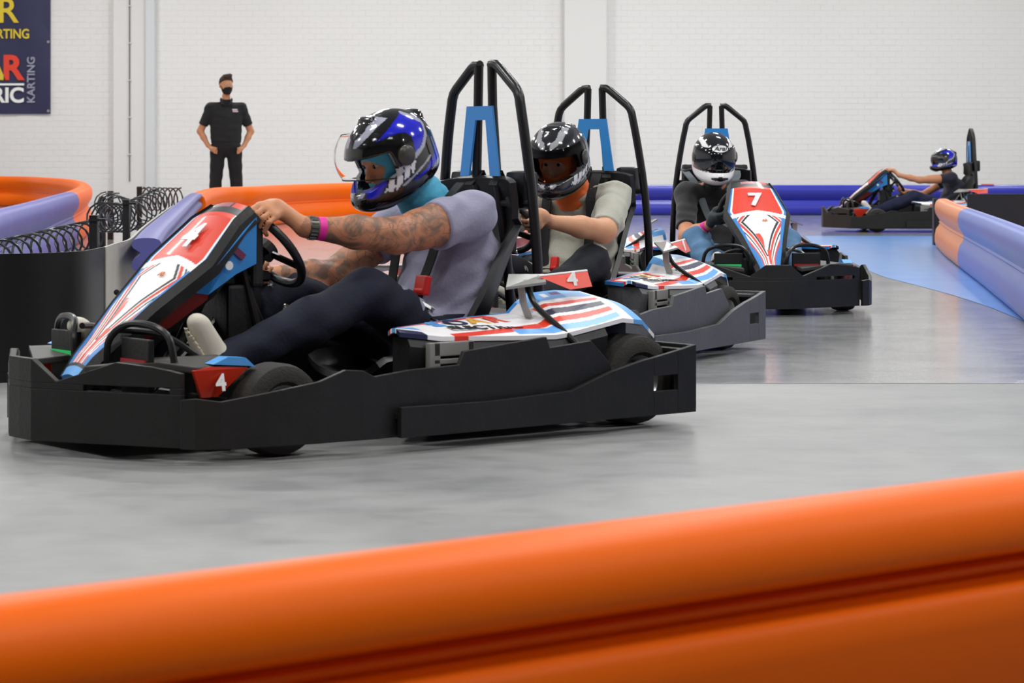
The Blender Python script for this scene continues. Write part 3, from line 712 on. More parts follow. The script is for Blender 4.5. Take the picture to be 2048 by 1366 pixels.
        # front fender wedge with number face
        def f():
            mb = MB(); top = [(1.04, .16*s, .262), (.93, .40*s, .285), (.86, .50*s, .272), (.69, .50*s, .272), (.70, .34*s, .292), (.80, .16*s, .275)]
            if s < 0: top = top[::-1]
            mb.prism(top, (0, 0, -.02)); return mb.build('front_fender', mat('fender_dark_grey', '3c3a38', .5), K, bevel=.004)
        shared('ff%d' % s, 'front_fender', K, f)
        def f():
            y = .503*s; poly = [(.875, y, .262), (.82, y, .272), (.69, y, .262), (.715, y-.02*s, .235), (.775, y-.03*s, .18), (.83, y-.03*s, .18)]
            return MB().prism(poly, (0, -.012*s, 0)).build('fender_number_plate', M_RED, K)
        shared('fn%d' % s, 'fender_number_plate', K, f)
        def f():
            mb = MB(); y = .506*s
            mb.prism([(.81, y, .278), (.69, y, .268), (.665, y, .262), (.70, y, .292), (.76, y, .297)], (0, -.05*s, 0)); return mb.build('fender_blue_edge', M_LBLUE, K)
        shared('fe%d' % s, 'fender_blue_edge', K, f)
        M = frame((.785, .507*s, .222), (-s, 0, 0), (0, -.2*s, 1))
        text('number', number, .068, M, M_WHITE, K, .03, .001)
        # foot guard hoops
        def f():
            mb = MB(); mb.tube(smooth_path([(.93, .10*s, .25), (.93, .11*s, .33), (.90, .16*s, .378), (.88, .27*s, .380), (.86, .34*s, .345), (.85, .36*s, .25)], 6), .011, 8)
            mb.tube(smooth_path([(.90, .11*s, .36), (.80, .20*s, .345), (.72, .28*s, .28)], 5), .010, 8); return mb.build('foot_guard', M_TUBE, K, True)
        shared('fg%d' % s, 'foot_guard', K, f)
        def f():
            mb = MB(); mb.box((.885, min(.14*s, .30*s), .14), (.905, max(.14*s, .30*s), .34)); mb.tube([(.80, .22*s, .09), (.893, .22*s, .15)], .01, 8); return mb.build('pedal', M_BLK, K, bevel=.004)
        shared('pd%d' % s, 'pedal', K, f)
        led = mat('green_pedal_light', '20c060', .4, emit=('22a058', .3)) if s < 0 else mat('red_pedal_light', '701820', .4, emit=('a01020', .25))
        def f(): return MB().box((.906, min(.15*s, .29*s), .266), (.914, max(.15*s, .29*s), .279)).build('pedal_light', led, K)
        shared('pl%d' % s, 'pedal_light', K, f)
    # livery lettering on the left pod
    def podM(x, v, s=1):
        a = interp(pod_x, pod_rows, x); y = a[0]+(a[2]-a[0])*v; z = a[1]+(a[3]-a[1])*v+.012*math.sin(v*math.pi)+.0016
        up = Vector((0, (a[0]-a[2]), (a[1]-a[3])+.0)); return frame((x, y*s, z), (-1*s, 0, -.03), (0, up.y*s, up.z))
    for ch, x, m in (('S', -.035, M_LBLUE), ('O', -.115, M_NAVYP), ('A', -.195, M_GOLD), ('R', -.272, M_RED)):
        text('lettering', ch, .105, podM(x, .40), m, K, .035, .001, sx=1.0)
    text('lettering', 'ELECTRIC', .062, podM(-.175, .70), mat('black_print', '151518', .4), K, .02, .001, sx=1.05)
    # nose cone
    def f():
        n, k = 260, 120; ts = np.linspace(0, 1, n); vs = np.linspace(-1, 1, k); rows = nose_rows; L = [0]
        for i in range(1, len(rows)): L.append(L[-1]+math.hypot(rows[i][0]-rows[i-1][0], rows[i][1]-rows[i-1][1]))
        L = np.array(L)/L[-1]; P = np.zeros((n, k, 3))
        for i, t in enumerate(ts):
            x, z, hw = interp(L, rows, t); P[i, :, 0] = x; P[i, :, 1] = vs*hw; P[i, :, 2] = z-.016*np.abs(vs)**2*(1-t*.4)
        U, Vv = np.meshgrid(ts, vs, indexing='ij')
        return grid_panel('nose_cone', P[:, ::-1], nose_paint(U, Vv)[:, ::-1], M_LIV, K, (-.006, 0, -.012))
    shared('nose', 'nose_cone', K, f)
    def f():   # black rim round the nose face and body behind it
        mb = MB()
        for s in (1, -1):
            V = []
            for (x, z, hw) in nose_rows:
                V += [(x+.004, hw*s, z-.008), (x-.004, (hw+.022)*s, z-.030), (x-.030, (hw+.018)*s, z-.055), (x-.02, (hw-.01)*s, z-.03)]
            n = len(nose_rows); mb.add(V, [(4*i+j, 4*i+(j+1) % 4, 4*i+4+(j+1) % 4, 4*i+4+j) for i in range(n-1) for j in range(4)]+[(0, 1, 2, 3), tuple(4*(n-1)+j for j in (3, 2, 1, 0))])
        return mb.build('nose_trim', M_BLK, K, True)
    shared('nt', 'nose_trim', K, f)
    for s in (1, -1):
        def f():
            t = .012; poly = [(.425, .135, .690), (.475, .145, .655), (.605, .19, .545), (.70, .15, .47), (.60, .135, .455), (.50, .135, .515), (.42, .125, .545)]
            mb = MB(); mb.prism([(x, y*s, z) for x, y, z in poly], (0, -t*s, 0)); return mb.build('nose_side_panel', M_BLUEP, K)
        shared('ns%d' % s, 'nose_side_panel', K, f)
        def f():
            mb = MB(); mb.prism([(.70, .145*s, .475), (.80, .118*s, .405), (.90, .082*s, .305), (.84, .08*s, .30), (.72, .115*s, .36), (.60, .13*s, .44), (.60, .135*s, .455)], (0, -.012*s, 0)); return mb.build('nose_lower_panel', mat('dark_red_panel', '6e1a17', .4), K)
        shared('nl%d' % s, 'nose_lower_panel', K, f)
        def f():
            M = Matrix.Translation((.50, .141*s, .585)) @ Matrix.Rotation(R(-38), 4, 'Y')
            return MB().box((-.032, -.002, -.011), (.032, .002, .011), M).build('side_mark', mat('plum_print', '6a2648', .5), K)
        shared('sm%d' % s, 'side_mark', K, f)
        def f(): return MB().lathe([(0, .001), (0, .014), (.002, .014), (.002, .001)], (.535, .150*s, .543), (0, s, 0), 12).build('side_badge', M_WHITE, K)
        shared('sd%d' % s, 'side_badge', K, f)
    def f():
        mb = MB(); V = []
        for (x, z, hw) in nose_rows[1:]:
            hw = max(hw-.03, .02); V += [(x-.03, -hw, z-.035), (x-.03, hw, z-.035), (x-.07, hw*.8, z-.12), (x-.07, -hw*.8, z-.12)]
        n = len(nose_rows)-1; mb.add(V, [(4*i+j, 4*i+(j+1) % 4, 4*i+4+(j+1) % 4, 4*i+4+j) for i in range(n-1) for j in range(4)]+[(0, 1, 2, 3), tuple(4*(n-1)+j for j in (3, 2, 1, 0))])
        mb.tube([(.46, 0, .58), (.62, 0, .30), (.80, 0, .09)], .02, 8); mb.tube([(.46, .08, .60), (.40, .10, .35), (.42, .12, .09)], .012, 8); mb.tube([(.46, -.08, .60), (.40, -.10, .35), (.42, -.12, .09)], .012, 8)
        return mb.build('nose_support', M_BLK, K)
    shared('nsup', 'nose_support', K, f)
    x, z, hw = .575, .625, .1
    up = Vector((-.125, 0, .12)); M = frame((x+.006, 0, z+.006), (0, 1, 0), up)
    text('number', number, .135, M, M_WHITE, K, .035, .001, sx=1.15, shear=.0)
    text('badge', 'AR', .024, frame((.70, .028, .516), (0, 1, 0), (-.165, 0, .135)) @ Matrix.Translation((0, 0, .003)), mat('orange_print', 'd8763a', .4), K, .03, .001)
    # steering
    wc, wr = Vector((.30, 0, .585)), .145; wu = Vector((.62, 0, .78)).normalized(); wn = Vector((-.78, 0, .62))
    def f():
        mb = MB(); mb.tube([wc+(wu*math.sin(a)+Vector((0, 1, 0))*math.cos(a))*wr for a in [2*math.pi*i/36 for i in range(36)]], .0145, 10, True)
        return mb.build('steering_wheel', M_SEAT, K, True)
    sw_ = shared('sw', 'steering_wheel', K, f)
    def f():
        mb = MB()
        for a in (math.pi*.5, math.pi*1.17, math.pi*1.83): mb.ribbon([wc-wn*.012, wc+(wu*math.sin(a)+Vector((0, 1, 0))*math.cos(a))*(wr-.008)], wn.cross(wu*math.sin(a)+Vector((0, 1, 0))*math.cos(a)), .032, .006)
        mb.lathe([(-.02, .001), (-.02, .04), (.012, .036), (.016, .001)], wc, wn, 16); return mb.build('wheel_spokes', M_TUBE, K)
    shared('swsp', 'wheel_spokes', K, f)
    def f():
        mb = MB(); mb.tube([wc-wn*.02, (.50, 0, .36), (.76, 0, .12)], .012, 8); mb.box((.36, -.06, .40), (.46, .06, .55)); mb.tube([(.42, -.09, .47), (.42, .10, .50)], .012, 8); mb.tube([(.44, .08, .50), (.36, .11, .30)], .009, 8)
        mb.lathe([(0, .001), (0, .018), (.03, .018), (.03, .001)], (.36, .05, .50), (-1, 0, 0), 10); mb.lathe([(0, .001), (0, .018), (.03, .018), (.03, .001)], (.36, -.05, .47), (-1, 0, 0), 10); return mb.build('steering_column', M_TUBE, K)
    shared('scol', 'steering_column', K, f)
    def f(): return MB().box((.385, -.115, .47), (.425, .115, .70)).box((.40, -.09, .30), (.50, .09, .48)).box((.42, -.06, .12), (.60, .06, .30)).build('dash_housing', M_BLK, K, bevel=.012)
    shared('dash', 'dash_housing', K, f)
    def f():
        mb = MB(); mb.lathe([(0, .001), (0, .013), (.008, .011), (.010, .001)], (.345, .085, .475), (-.5, 1, .3), 10); mb.lathe([(0, .001), (0, .010), (.006, .008), (.007, .001)], (.39, .09, .53), (-.4, 1, .2), 10); mb.lathe([(0, .001), (0, .016), (.006, .014), (.007, .001)], (.30, .11, .40), (-.3, 1, .4), 10)
        return mb.build('column_bolt', M_CHROME, K, True)
    shared('cb', 'column_bolt', K, f)
    # seat shell
    def f():
        prof = smooth_path([(.02, 0, .155), (-.10, 0, .125), (-.28, 0, .12), (-.42, 0, .19), (-.52, 0, .33), (-.585, 0, .48), (-.635, 0, .62), (-.622, 0, .74), (-.59, 0, .815)], 4); V = []; k = 15; n = len(prof)
        for i, p in enumerate(prof):
            t = (prof[min(i+1, n-1)]-prof[max(i-1, 0)]).normalized(); nn = Vector((-t.z, 0, t.x)); nn = nn if nn.x*1+nn.z > 0 else -nn
            q = i/(n-1); wdt = .205+.015*math.sin(q*math.pi)+(.01 if q > .8 else 0); dep = .05+.10*math.sin(min(1, q*1.25)*math.pi)**.7 if q < .8 else .05+.04*(1-q)*5
            for j in range(k):
                a = -1+2*j/(k-1); V.append(p+Vector((0, a*wdt, 0))+nn*dep*abs(a)**3)
        F = [(i*k+j, (i+1)*k+j, (i+1)*k+j+1, i*k+j+1) for i in range(n-1) for j in range(k-1)]
        bm = bmesh.new(); vs = [bm.verts.new(v) for v in V]
        for q in F: bm.faces.new([vs[i] for i in q])
        bmesh.ops.recalc_face_normals(bm, faces=bm.faces[:]); g = bmesh.ops.solidify(bm, geom=bm.faces[:], thickness=.022)
        bmesh.ops.recalc_face_normals(bm, faces=bm.faces[:])
        me = bpy.data.meshes.new('seat'); bm.to_mesh(me); bm.free(); me.materials.append(M_SEAT); me.polygons.foreach_set('use_smooth', [True]*len(me.polygons)); me.set_sharp_from_angle(angle=R(50))
        o = link(bpy.data.objects.new('seat', me)); o.parent = K; return o
    shared('seat', 'seat', K, f)
    for s in (1, -1):
        def f(): return MB().box((-.655, min(.10*s, .205*s), .70), (-.585, max(.10*s, .205*s), .83)).build('headrest', M_SEAT, K, bevel=.02, smooth=True)
        shared('hr%d' % s, 'headrest', K, f)
    # roll hoop: two mirrored loops
    for s in (1, -1):
        def f():
            mb = MB()
            outer = smooth_path([(-.60, .27*s, .10), (-.60, .265*s, .45), (-.592, .246*s, .72), (-.585, .215*s, .93), (-.583, .190*s, 1.055)], 3)+[Vector(p) for p in ((-.583, .186*s, 1.075), (-.583, .176*s, 1.097), (-.583, .160*s, 1.113), (-.583, .075*s, 1.180), (-.583, .058*s, 1.190), (-.583, .030*s, 1.190))]
            mb.tube(outer, .0178, 10)
            mb.tube([(-.583, .036*s, 1.1895), (-.583, .040*s, 1.05), (-.59, .058*s, .78), (-.62, .07*s, .55), (-.64, .075*s, .30)], .0165, 10); return mb.build('roll_hoop', M_TUBE, K, True)
        shared('rh%d' % s, 'roll_hoop', K, f)
    def f():
        poly = [(-.07, 1.05), (.07, 1.05), (.107, .812), (.058, .812), (.034, 1.002), (-.022, 1.002), (-.058, .812), (-.107, .812)]
        V = [(-.556, y, z) for y, z in poly]; return MB().prism(V, (-.008, 0, 0)).build('hoop_plate', M_BLUEP, K)
    shared('hp', 'hoop_plate', K, f)
    def f():
        mb = MB()
        for s in (1, -1):
            mb.ribbon([(-.63, .06*s, .60), (-.645, .055*s, .74), (-.60, .05*s, .83), (-.56, .07*s, .78)], (0, 1, 0), .045, .004)
        mb.tube([(-.60, -.25, .72), (-.60, .25, .72)], .012, 8); return mb.build('belt_anchor', M_STRAP, K)
    shared('ba', 'belt_anchor', K, f)
    return K
KARTS = {4: (-.546, 7.83, 38.7), 2: (.104, 10.5, 61.6), 7: (1.322, 14.24, 96.3), 9: (4.81, 28.2, 0)}
k4 = build_kart(4, KARTS[4], '4', 'nearest kart, number 4, black bumper and red-white-blue nose, heading left')
k2 = build_kart(2, KARTS[2], '1', 'second kart, worn grey side bumper, directly behind the number 4 kart', dark=False)
k7 = build_kart(7, KARTS[7], '7', 'kart with a big white 7 on its red nose, facing the camera')
k9 = build_kart(9, KARTS[9], '', 'small distant kart at right in front of the blue rail, side on', full=False)
# ---------------------------------------------------------------- people
SK, SKT, CL = 0, 1, 2
def skin_mat(name, c, c2): return mat(name, c, .5, spec=.4, noise=(18, .5, c2), bump=(60, .08))
M_SKIN1 = skin_mat('warm_skin', 'c98d68', 'b87455'); M_SKIN2 = skin_mat('fair_skin', 'cf9a77', 'c0805f'); M_SKIN3 = skin_mat('light_skin', 'c9906c', 'b97c5a')
def tattoo_mat():
    m = skin_mat('tattooed_skin', 'b97d5c', 'a86a4c'); nt = m.node_tree; b = nt.nodes['Principled BSDF']
    src = b.inputs['Base Color'].links[0].from_socket; tc = [n for n in nt.nodes if n.type == 'TEX_COORD'][0]
    n = nt.nodes.new('ShaderNodeTexNoise'); n.inputs['Scale'].default_value = 13; n.inputs['Detail'].default_value = 7; n.inputs['Distortion'].default_value = 2.2
    nt.links.new(tc.outputs['Object'], n.inputs['Vector'])
    r = nt.nodes.new('ShaderNodeValToRGB'); e = r.color_ramp.elements; e[0].position = .44; e[0].color = (0, 0, 0, 1); e[1].position = .60; e[1].color = (1, 1, 1, 1)
    nt.links.new(n.outputs['Fac'], r.inputs['Fac'])
    v = nt.nodes.new('ShaderNodeTexVoronoi'); v.feature = 'DISTANCE_TO_EDGE'; v.inputs['Scale'].default_value = 22; nt.links.new(tc.outputs['Object'], v.inputs['Vector'])
    l = nt.nodes.new('ShaderNodeMath'); l.operation = 'LESS_THAN'; l.inputs[1].default_value = .012; nt.links.new(v.outputs[0], l.inputs[0])
    mxm = nt.nodes.new('ShaderNodeMath'); mxm.operation = 'MAXIMUM'; nt.links.new(r.outputs['Color'], mxm.inputs[0]); nt.links.new(l.outputs[0], mxm.inputs[1])
    mu = nt.nodes.new('ShaderNodeMath'); mu.operation = 'MULTIPLY'; mu.inputs[1].default_value = .72; nt.links.new(mxm.outputs[0], mu.inputs[0])
    mx = nt.nodes.new('ShaderNodeMix'); mx.data_type = 'RGBA'; nt.links.new(mu.outputs[0], mx.inputs['Factor']); nt.links.new(src, mx.inputs['A']); mx.inputs['B'].default_value = srgb('4c4c46')+(1,)
    nt.links.new(mx.outputs['Result'], b.inputs['Base Color']); return m
M_TAT = tattoo_mat()
M_HEL = paint_mat('helmet_gloss_paint', .12, .8)
M_HTRIM = mat('helmet_black_trim', '121214', .4); M_EYE = mat('eye_white', 'b5a79c', .3); M_IRIS = mat('dark_iris', '1c120c', .1)
M_VCLR = mat('clear_visor', 'ffffff', .02, glass=True); M_VSMK = mat('dark_visor', '0d1016', .06, spec=.8)
M_VGRY = mat('light_smoke_visor', 'b4b4b6', .03, glass=True)

SP = {'blueA': [(.114, .139), (.085, .146), (.022, .165), (-.039, .175), (-.080, .130), (-.066, .094), (-.038, .069), (.011, .048), (.006, .072), (-.005, .102), (.009, .125), (.042, .135), (.071, .137)],
 'blueB': [(.193, -.028), (.203, -.017), (.172, .019), (.112, .033), (.139, .002), (.173, -.026)],
 'blueC': [(-.071, .007), (-.107, .050), (-.20, .075), (-.20, .0), (-.116, -.02), (-.037, -.022), (.044, -.031), (.057, -.027), (-.001, -.017)],
 'greyA': [(.194, .163), (.146, .155), (.093, .18), (.042, .20), (.018, .182), (.074, .174), (.129, .153), (.155, .138)],
 'letters': [(.11, .03), (.031, .038), (.022, .027), (.045, -.004), (.087, -.012), (.124, -.034), (.156, -.022)],
 'greyB': [(.243, -.019), (.218, .008), (.178, .022), (.175, .014), (.209, -.017)],
 'greyC': [(-.029, -.032), (-.071, -.017), (-.20, -.02), (-.20, -.055), (-.069, -.035)]}
def sport_paint(main, accent, base):
    def f(x, y, z):
        x = x+.035; z = z+.045      # survey offset of the drawn shapes
        C = np.empty(x.shape+(3,)); C[:] = base
        C[inpoly(x, z, SP['blueA'])] = main; C[inpoly(x, z, SP['blueB'])] = main; C[inpoly(x, z, SP['blueC'])] = main
        for k in ('greyA', 'greyB', 'greyC'): C[inpoly(x, z, SP[k])] = accent
        C[near_line(x, z, [(-.043, .17), (-.088, .117), (-.067, .08), (-.031, .056), (.022, .04), (.067, .034)], .007)] = accent
        C[near_line(x, z, [(-.047, .012), (.095, -.027)], .0035)] = accent
        m = inpoly(x, z, SP['letters']); q = (x*.9+z*.45)*95; m &= ~((np.mod(q, 2.3) < .62) & (np.abs(np.mod(z*60, 2)-1) > .25)); C[m] = lin('dcdce4')
        C[np.abs(y) < .012] = base
        return C
    return f
def arai_paint(x, y, z):
    C = np.empty(x.shape+(3,)); C[:] = BK; ya = np.abs(y)
    C[(z > .045) & (x > -.05) & (ya > .036+.55*(z-.05)) & (ya < .082+.25*(z-.05))] = WH
    C[(z > -.045) & (ya > .108) & (x > -.03) & (z < .05)] = lin('5a1420')
    C[(z < .0) & (x < .0) & (z > -.06)] = lin('c8c8cc')
    C[z < -.05] = WH
    C[(np.abs(z+.083) < .006+.16*(.052-ya)) & (np.abs(z+.083) < .013) & (ya < .052) & (x > .05)] = BK
    return C
def helmet(parent, C, M, paint, visor='closed', vis_mat=None, s=1.0, res=.0045, org=(0, 0, 0), logo=False, spoiler=True):
    C = np.array(C, float); a = s
    T = lambda P: ((P-C)@M)/s
    base = [ell((-.012, 0, .012), (.166, .128, .142), None, .02), ell((.075, 0, -.083), (.112, .093, .058), None, .055), ell((-.02, 0, -.07), (.14, .118, .07), None, .05)]
    if spoiler: base.append(cap((-.150, .03, .085), (-.150, -.03, .085), .016, .016, .03)); base.append(cap((.02, .03, .148), (.02, -.03, .148), .010, .010, .02))
    inner = [ell((-.012, 0, .004), (.140, .104, .118), None, .02), ell((.068, 0, -.083), (.084, .068, .06), None, .05), cap((-.01, 0, -.04), (-.01, 0, -.25), .092, .098, .05)]
    prims = [(lambda P, f=f: f(T(P).astype(np.float32))*s, k*s, l, C-.27*s, C+.24*s) for f, k, l, lo, hi in base]
    def port(P):
        q = T(P); dx = .055-q[:, 0]; top = .060-.22*np.maximum(0, .16-q[:, 0])*0; zc = q[:, 2]+.002
        up = .058-.10*np.clip((.15-q[:, 0]), 0, .12); dn = -.052+.22*np.clip((.17-q[:, 0]), 0, .12)
        d = np.maximum.reduce([dx, q[:, 2]-up, dn-q[:, 2], -(q[:, 0]*0+1)])
        return -d*s
    cuts = [port, lambda P: -sdf_eval(inner, T(P).astype(np.float32))*s, lambda P: (-.135-.05*np.clip(T(P)[:, 0]/.15, -1, 1)+.0-T(P)[:, 2])*s*.95]
    h = sdf_obj('helmet', prims, res, M_HEL, parent, cuts=cuts, origin=org, col=lambda v: np.where((sdf_eval(inner, T(v).astype(np.float32))*s < .003)[:, None], lin('1a1a1e'), paint(*T(v).T)))
    # visor patch
    def visor_patch(up, name, m):
        n, k = 16, 40; V = []
        for i in range(n):
            el = R(-30+62*i/(n-1))
            for j in range(k):
                az = R(-82+164*j/(k-1)); p = Vector((math.cos(el)*math.cos(az)*(.202 if up > .3 else .176)-.012, math.cos(el)*math.sin(az)*.1335, math.sin(el)*.146+.010))
                if p.x < .035: pass
                V.append(p)
        piv = Vector((.0, 0, .02)); Rm = Matrix.Rotation(-up, 3, 'Y'); W = []
        for th in (0, .0028):
            for p in V:
                q = p*(1-th*5); q = piv+Rm @ (q-piv); W.append(tuple(C+M@(np.array(q)*s)-np.array(org)))
        N0 = n*k; F = [(i*k+j, i*k+j+1, (i+1)*k+j+1, (i+1)*k+j) for i in range(n-1) for j in range(k-1)]
        F += [tuple(q+N0 for q in f[::-1]) for f in F]
        ed = [i for i in range(k)]+[(i+1)*k-1 for i in range(1, n)]+[(n-1)*k+j for j in range(k-2, -1, -1)]+[i*k for i in range(n-2, 0, -1)]
        F += [(ed[(i+1) % len(ed)], ed[i], ed[i]+N0, ed[(i+1) % len(ed)]+N0) for i in range(len(ed))]
        o = mesh_obj(name, W, F, m, h, True)
        if name == 'visor':
            pts = [W[e] for e in ed]; MB().tube(pts[:k], .0022*s, 6).build('visor_rim', M_HTRIM, h, True)
        return o
    if visor == 'open': visor_patch(R(23), 'visor', vis_mat)
    else: visor_patch(R(3), 'visor', vis_mat)
    for sd in (1, -1):
        c = C+M@(np.array((.012, .131*sd, .015))*s)-np.array(org)
        MB().lathe([(-.016, .034*s), (-.002, .034*s), (.003, .028*s), (.004, .001)], c, M@np.array((0, sd, 0)), 20).build('visor_pivot', mat('smoke_pivot_cover', '3a3834', .3), h, True)
    if logo:
        o3 = C+M@(np.array((.1365, 0, .092))*s)-np.array(org); nrm = M@np.array((.85, 0, .52)); upv = M@np.array((-.52, 0, .85)); rt = M@np.array((0, 1, 0)); Mf = frame(o3, rt, upv)
        E = [Mf @ Vector((.050*math.cos(t), .024*math.sin(t), .001-2.2*(.050*math.cos(t))**2)) for t in [2*math.pi*i/32 for i in range(32)]]
        mb = MB(); mb.prism(E, Vector(nrm)*.004); mb.build('logo_oval', M_WHITE, h)
        mb = MB(); mb.tube([e+Vector(nrm)*.004 for e in E], .0016, 6, True); mb.build('logo_ring', M_HTRIM, h)
        text('logo_lettering', 'Arai', .037, Mf @ Matrix.Translation((0, 0, .0062)), M_HTRIM, h, .02, .0006, shear=.25, sx=1.2)
    return h

def seated(kpose, label, J, look, mats_, res, helm, short=True, gloves=None, shoe='cfc8ba', balaclava=None, sleeve=.55, glasses=False, scale_arm=1.0, trouser='12162b', shirt='8f8ea6', wr=(.003, .003), hands_tan=None):
    """J: joints in kart frame"""
    loc_, rz = kframe(*kpose); org = np.array((-.33, 0, .12))
    Mw = Matrix.Rotation(rz, 4, 'Z'); b = Vector(loc_)+Mw.to_3x3() @ Vector(org)
    root = empty('person', b, rz); tag(root, label, 'person', 'kart drivers and staff')
    V = lambda *a: np.array(a, float)
    hip = V(*J['hip']); chest = V(*J['chest']); head = V(*J['head']); HM = rotm(*look)
    sL, sR, eL, eR, wL, wR, gL, gR = (V(*J[k]) for k in ('sL', 'sR', 'eL', 'eR', 'wL', 'wR', 'gL', 'gR'))
    kL, kR, aL, aR, tL, tR = (V(*J[k]) for k in ('kL', 'kR', 'aL', 'aR', 'tL', 'tR'))
    ar = scale_arm
    torso = [cap(hip+(0, .065, 0), chest+(0, .075, 0), .105, .098, .05), cap(hip-(0, .065, 0), chest-(0, .075, 0), .105, .098, .05), cap(hip+(.045, 0, .08), chest+(.03, 0, -.06), .095, .10, .06),
             cap(sL, sR, .062, .062, .06), cap((sL+sR)/2+(0, 0, -.01), head*.55+(sL+sR)/2*.45, .068, .056, .04)]
    armL = [cap(sL, eL, .056*ar, .048*ar, .03), cap(sL*.55+eL*.45, sL*.3+eL*.7, .054*ar, .05*ar, .03)]; armR = [cap(sR, eR, .056*ar, .048*ar, .03)]
    fore = []
    for e, w_ in ((eL, wL), (eR, wR)): fore += [cap(e, e*.55+w_*.45, .046*ar, .043*ar, .02), cap(e*.55+w_*.45, w_, .043*ar, .027*ar**.5, .02)]
    legs = []
    for s, k_, a_, t_ in ((1, kL, aL, tL), (-1, kR, aR, tR)):
        h_ = hip+(0, .09*s, -.01); legs += [cap(h_, k_, .088, .064, .04), cap(k_, k_*.6+a_*.4+(0, 0, -.012), .060, .058, .03), cap(k_*.6+a_*.4, a_, .054, .040, .03)]
    feet = []
    for a_, t_ in ((aL, tL), (aR, tR)): feet += [cap(a_, t_*.92+a_*.08, .030, .018, .02)]
    u = J.get('gt', ((0, -.55, .84), (0, .8, .6)))
    hands = hand_prims(gL, u[0], wL, 1, s=J.get('hs', 1.0))+hand_prims(gR, u[1], wR, -1, s=J.get('hs', 1.0))
    tatL = [(f, k, 3, lo, hi) for f, k, l, lo, hi in armL+armR+fore]
    prims = torso+head_prims(head+HM@np.array((.0, 0, -.005)), HM, .96)+tatL+legs+feet+hands
    body = sdf_obj('body', prims, res, mats_, root, origin=org, labmat={3: 1 if len(mats_) > 1 else 0})
    # face details
    for sd in (1, -1):
        c = head+HM@np.array((.0735, .029*sd, .008))*1.0-org
        e_ = MB().lathe([(-.013, .001), (-.009, .009), (0, .013), (.009, .009), (.013, .001)], c, HM@np.array((1, 0, 0)), 14).build('eye', M_EYE, root, True)
        MB().lathe([(.0105, .008), (.0132, .006), (.0142, .001)], c, HM@np.array((1, 0, 0)), 12).build('iris', M_IRIS, e_, True)
    # shirt
    cutL = plane_cut(sL+(eL-sL)*sleeve, eL-sL); cutR = plane_cut(sR+(eR-sR)*sleeve, eR-sR)
    def sleeve_cut(P):
        tor = sdf_eval(torso[:4]+[legs[0], legs[3]], P)-.022
        return np.where(P[:, 1] > (sL[1]+sR[1])/2, np.minimum(cutL(P), tor), np.minimum(cutR(P), tor))
    neckc = (sL+sR)/2+(.0, 0, .085)
    tcol = mat('shirt_'+shirt, shirt, .85, sheen=.2, noise=(12, .4, J.get('shirt2', shirt)), bump=(90, .25))
    sprims = torso[:4]+[(torso[4][0], .04, 0, torso[4][3], torso[4][4])]+armL+armR+[legs[0], legs[3]]
    axis_n = head-(sL+sR)/2
    ncut = plane_cut(neckc, axis_n)
    cuts = [lambda P: np.minimum(ncut(P), .115-np.linalg.norm(P-neckc, axis=1)), plane_cut(hip+(0, 0, -.06), (0, 0, -1)), lambda P: np.minimum(P[:, 0]-hip[0]-.20, hip[2]+.20-P[:, 2])]
    if sleeve <= 1: cuts.append(sleeve_cut)
    else:
        cl = plane_cut(eL+(wL-eL)*(sleeve-1), wL-eL); cr = plane_cut(eR+(wR-eR)*(sleeve-1), wR-eR)
        cuts.append(lambda P: np.where(fore[0][0](P) < .05, cl(P), np.where(fore[1][0](P) < .05, cl(P), -1.)))
        cuts.append(lambda P: np.where(fore[2][0](P) < .05, cr(P), np.where(fore[3][0](P) < .05, cr(P), -1.)))
    sdf_obj('shirt', sprims, res, tcol, root, off=.011, cuts=cuts, disp=wrinkle(wr[0], 38, 30, 46, 1), origin=org)
    # trousers
    jm = mat('trousers_'+trouser, trouser, .9, noise=(10, .5, J.get('tr2', trouser)), bump=(80, .2))
    lp = [cap(hip+(-.02, .05, -.02), hip+(-.02, -.05, -.02), .105, .105, .05), cap(hip+(.045, .03, -.02), hip+(.04, -.03, .06), .10, .10, .05), cap(hip+(0, .065, 0), hip+(0, .065, .1), .108, .104, .05), cap(hip+(0, -.065, 0), hip+(0, -.065, .1), .108, .104, .05)]+legs
    sdf_obj('trousers', lp, res, jm, root, off=.013, cuts=[lambda P: np.minimum(P[:, 2]-hip[2]-.115, hip[0]+.17-P[:, 0])], disp=wrinkle(wr[1], 30, 26, 34, 3), origin=org)
    # shoes
    sm_ = mat('shoe_'+shoe, shoe, .6, bump=(40, .1))
    for a_, t_, k_ in ((aL, tL, kL), (aR, tR, kR)):
        d = (t_-a_)/np.linalg.norm(t_-a_); sh = (a_-k_)/np.linalg.norm(a_-k_); solev = sh-d*(sh@d); solev /= np.linalg.norm(solev)
        heel = a_-d*.035+solev*.028
        sp = [cap(heel, a_+solev*.005, .028, .035, .03), cap(a_+d*.02, t_-d*.02, .032, .024, .03), cap(heel+solev*.010, t_+solev*.012, .026, .024, .02)]
        o = sdf_obj('shoe', sp, min(res, .007), sm_, root, off=.004, cuts=[plane_cut(heel+solev*.038, solev), plane_cut(a_-sh*.045, -sh)], origin=org)
        sl = sdf_obj('sole', [cap(heel+solev*.026, t_+solev*.024, .034, .031, .02)], min(res, .006), M_SOLE, o, cuts=[plane_cut(heel+solev*.042, solev), plane_cut(heel+solev*.022, -solev)], origin=org)
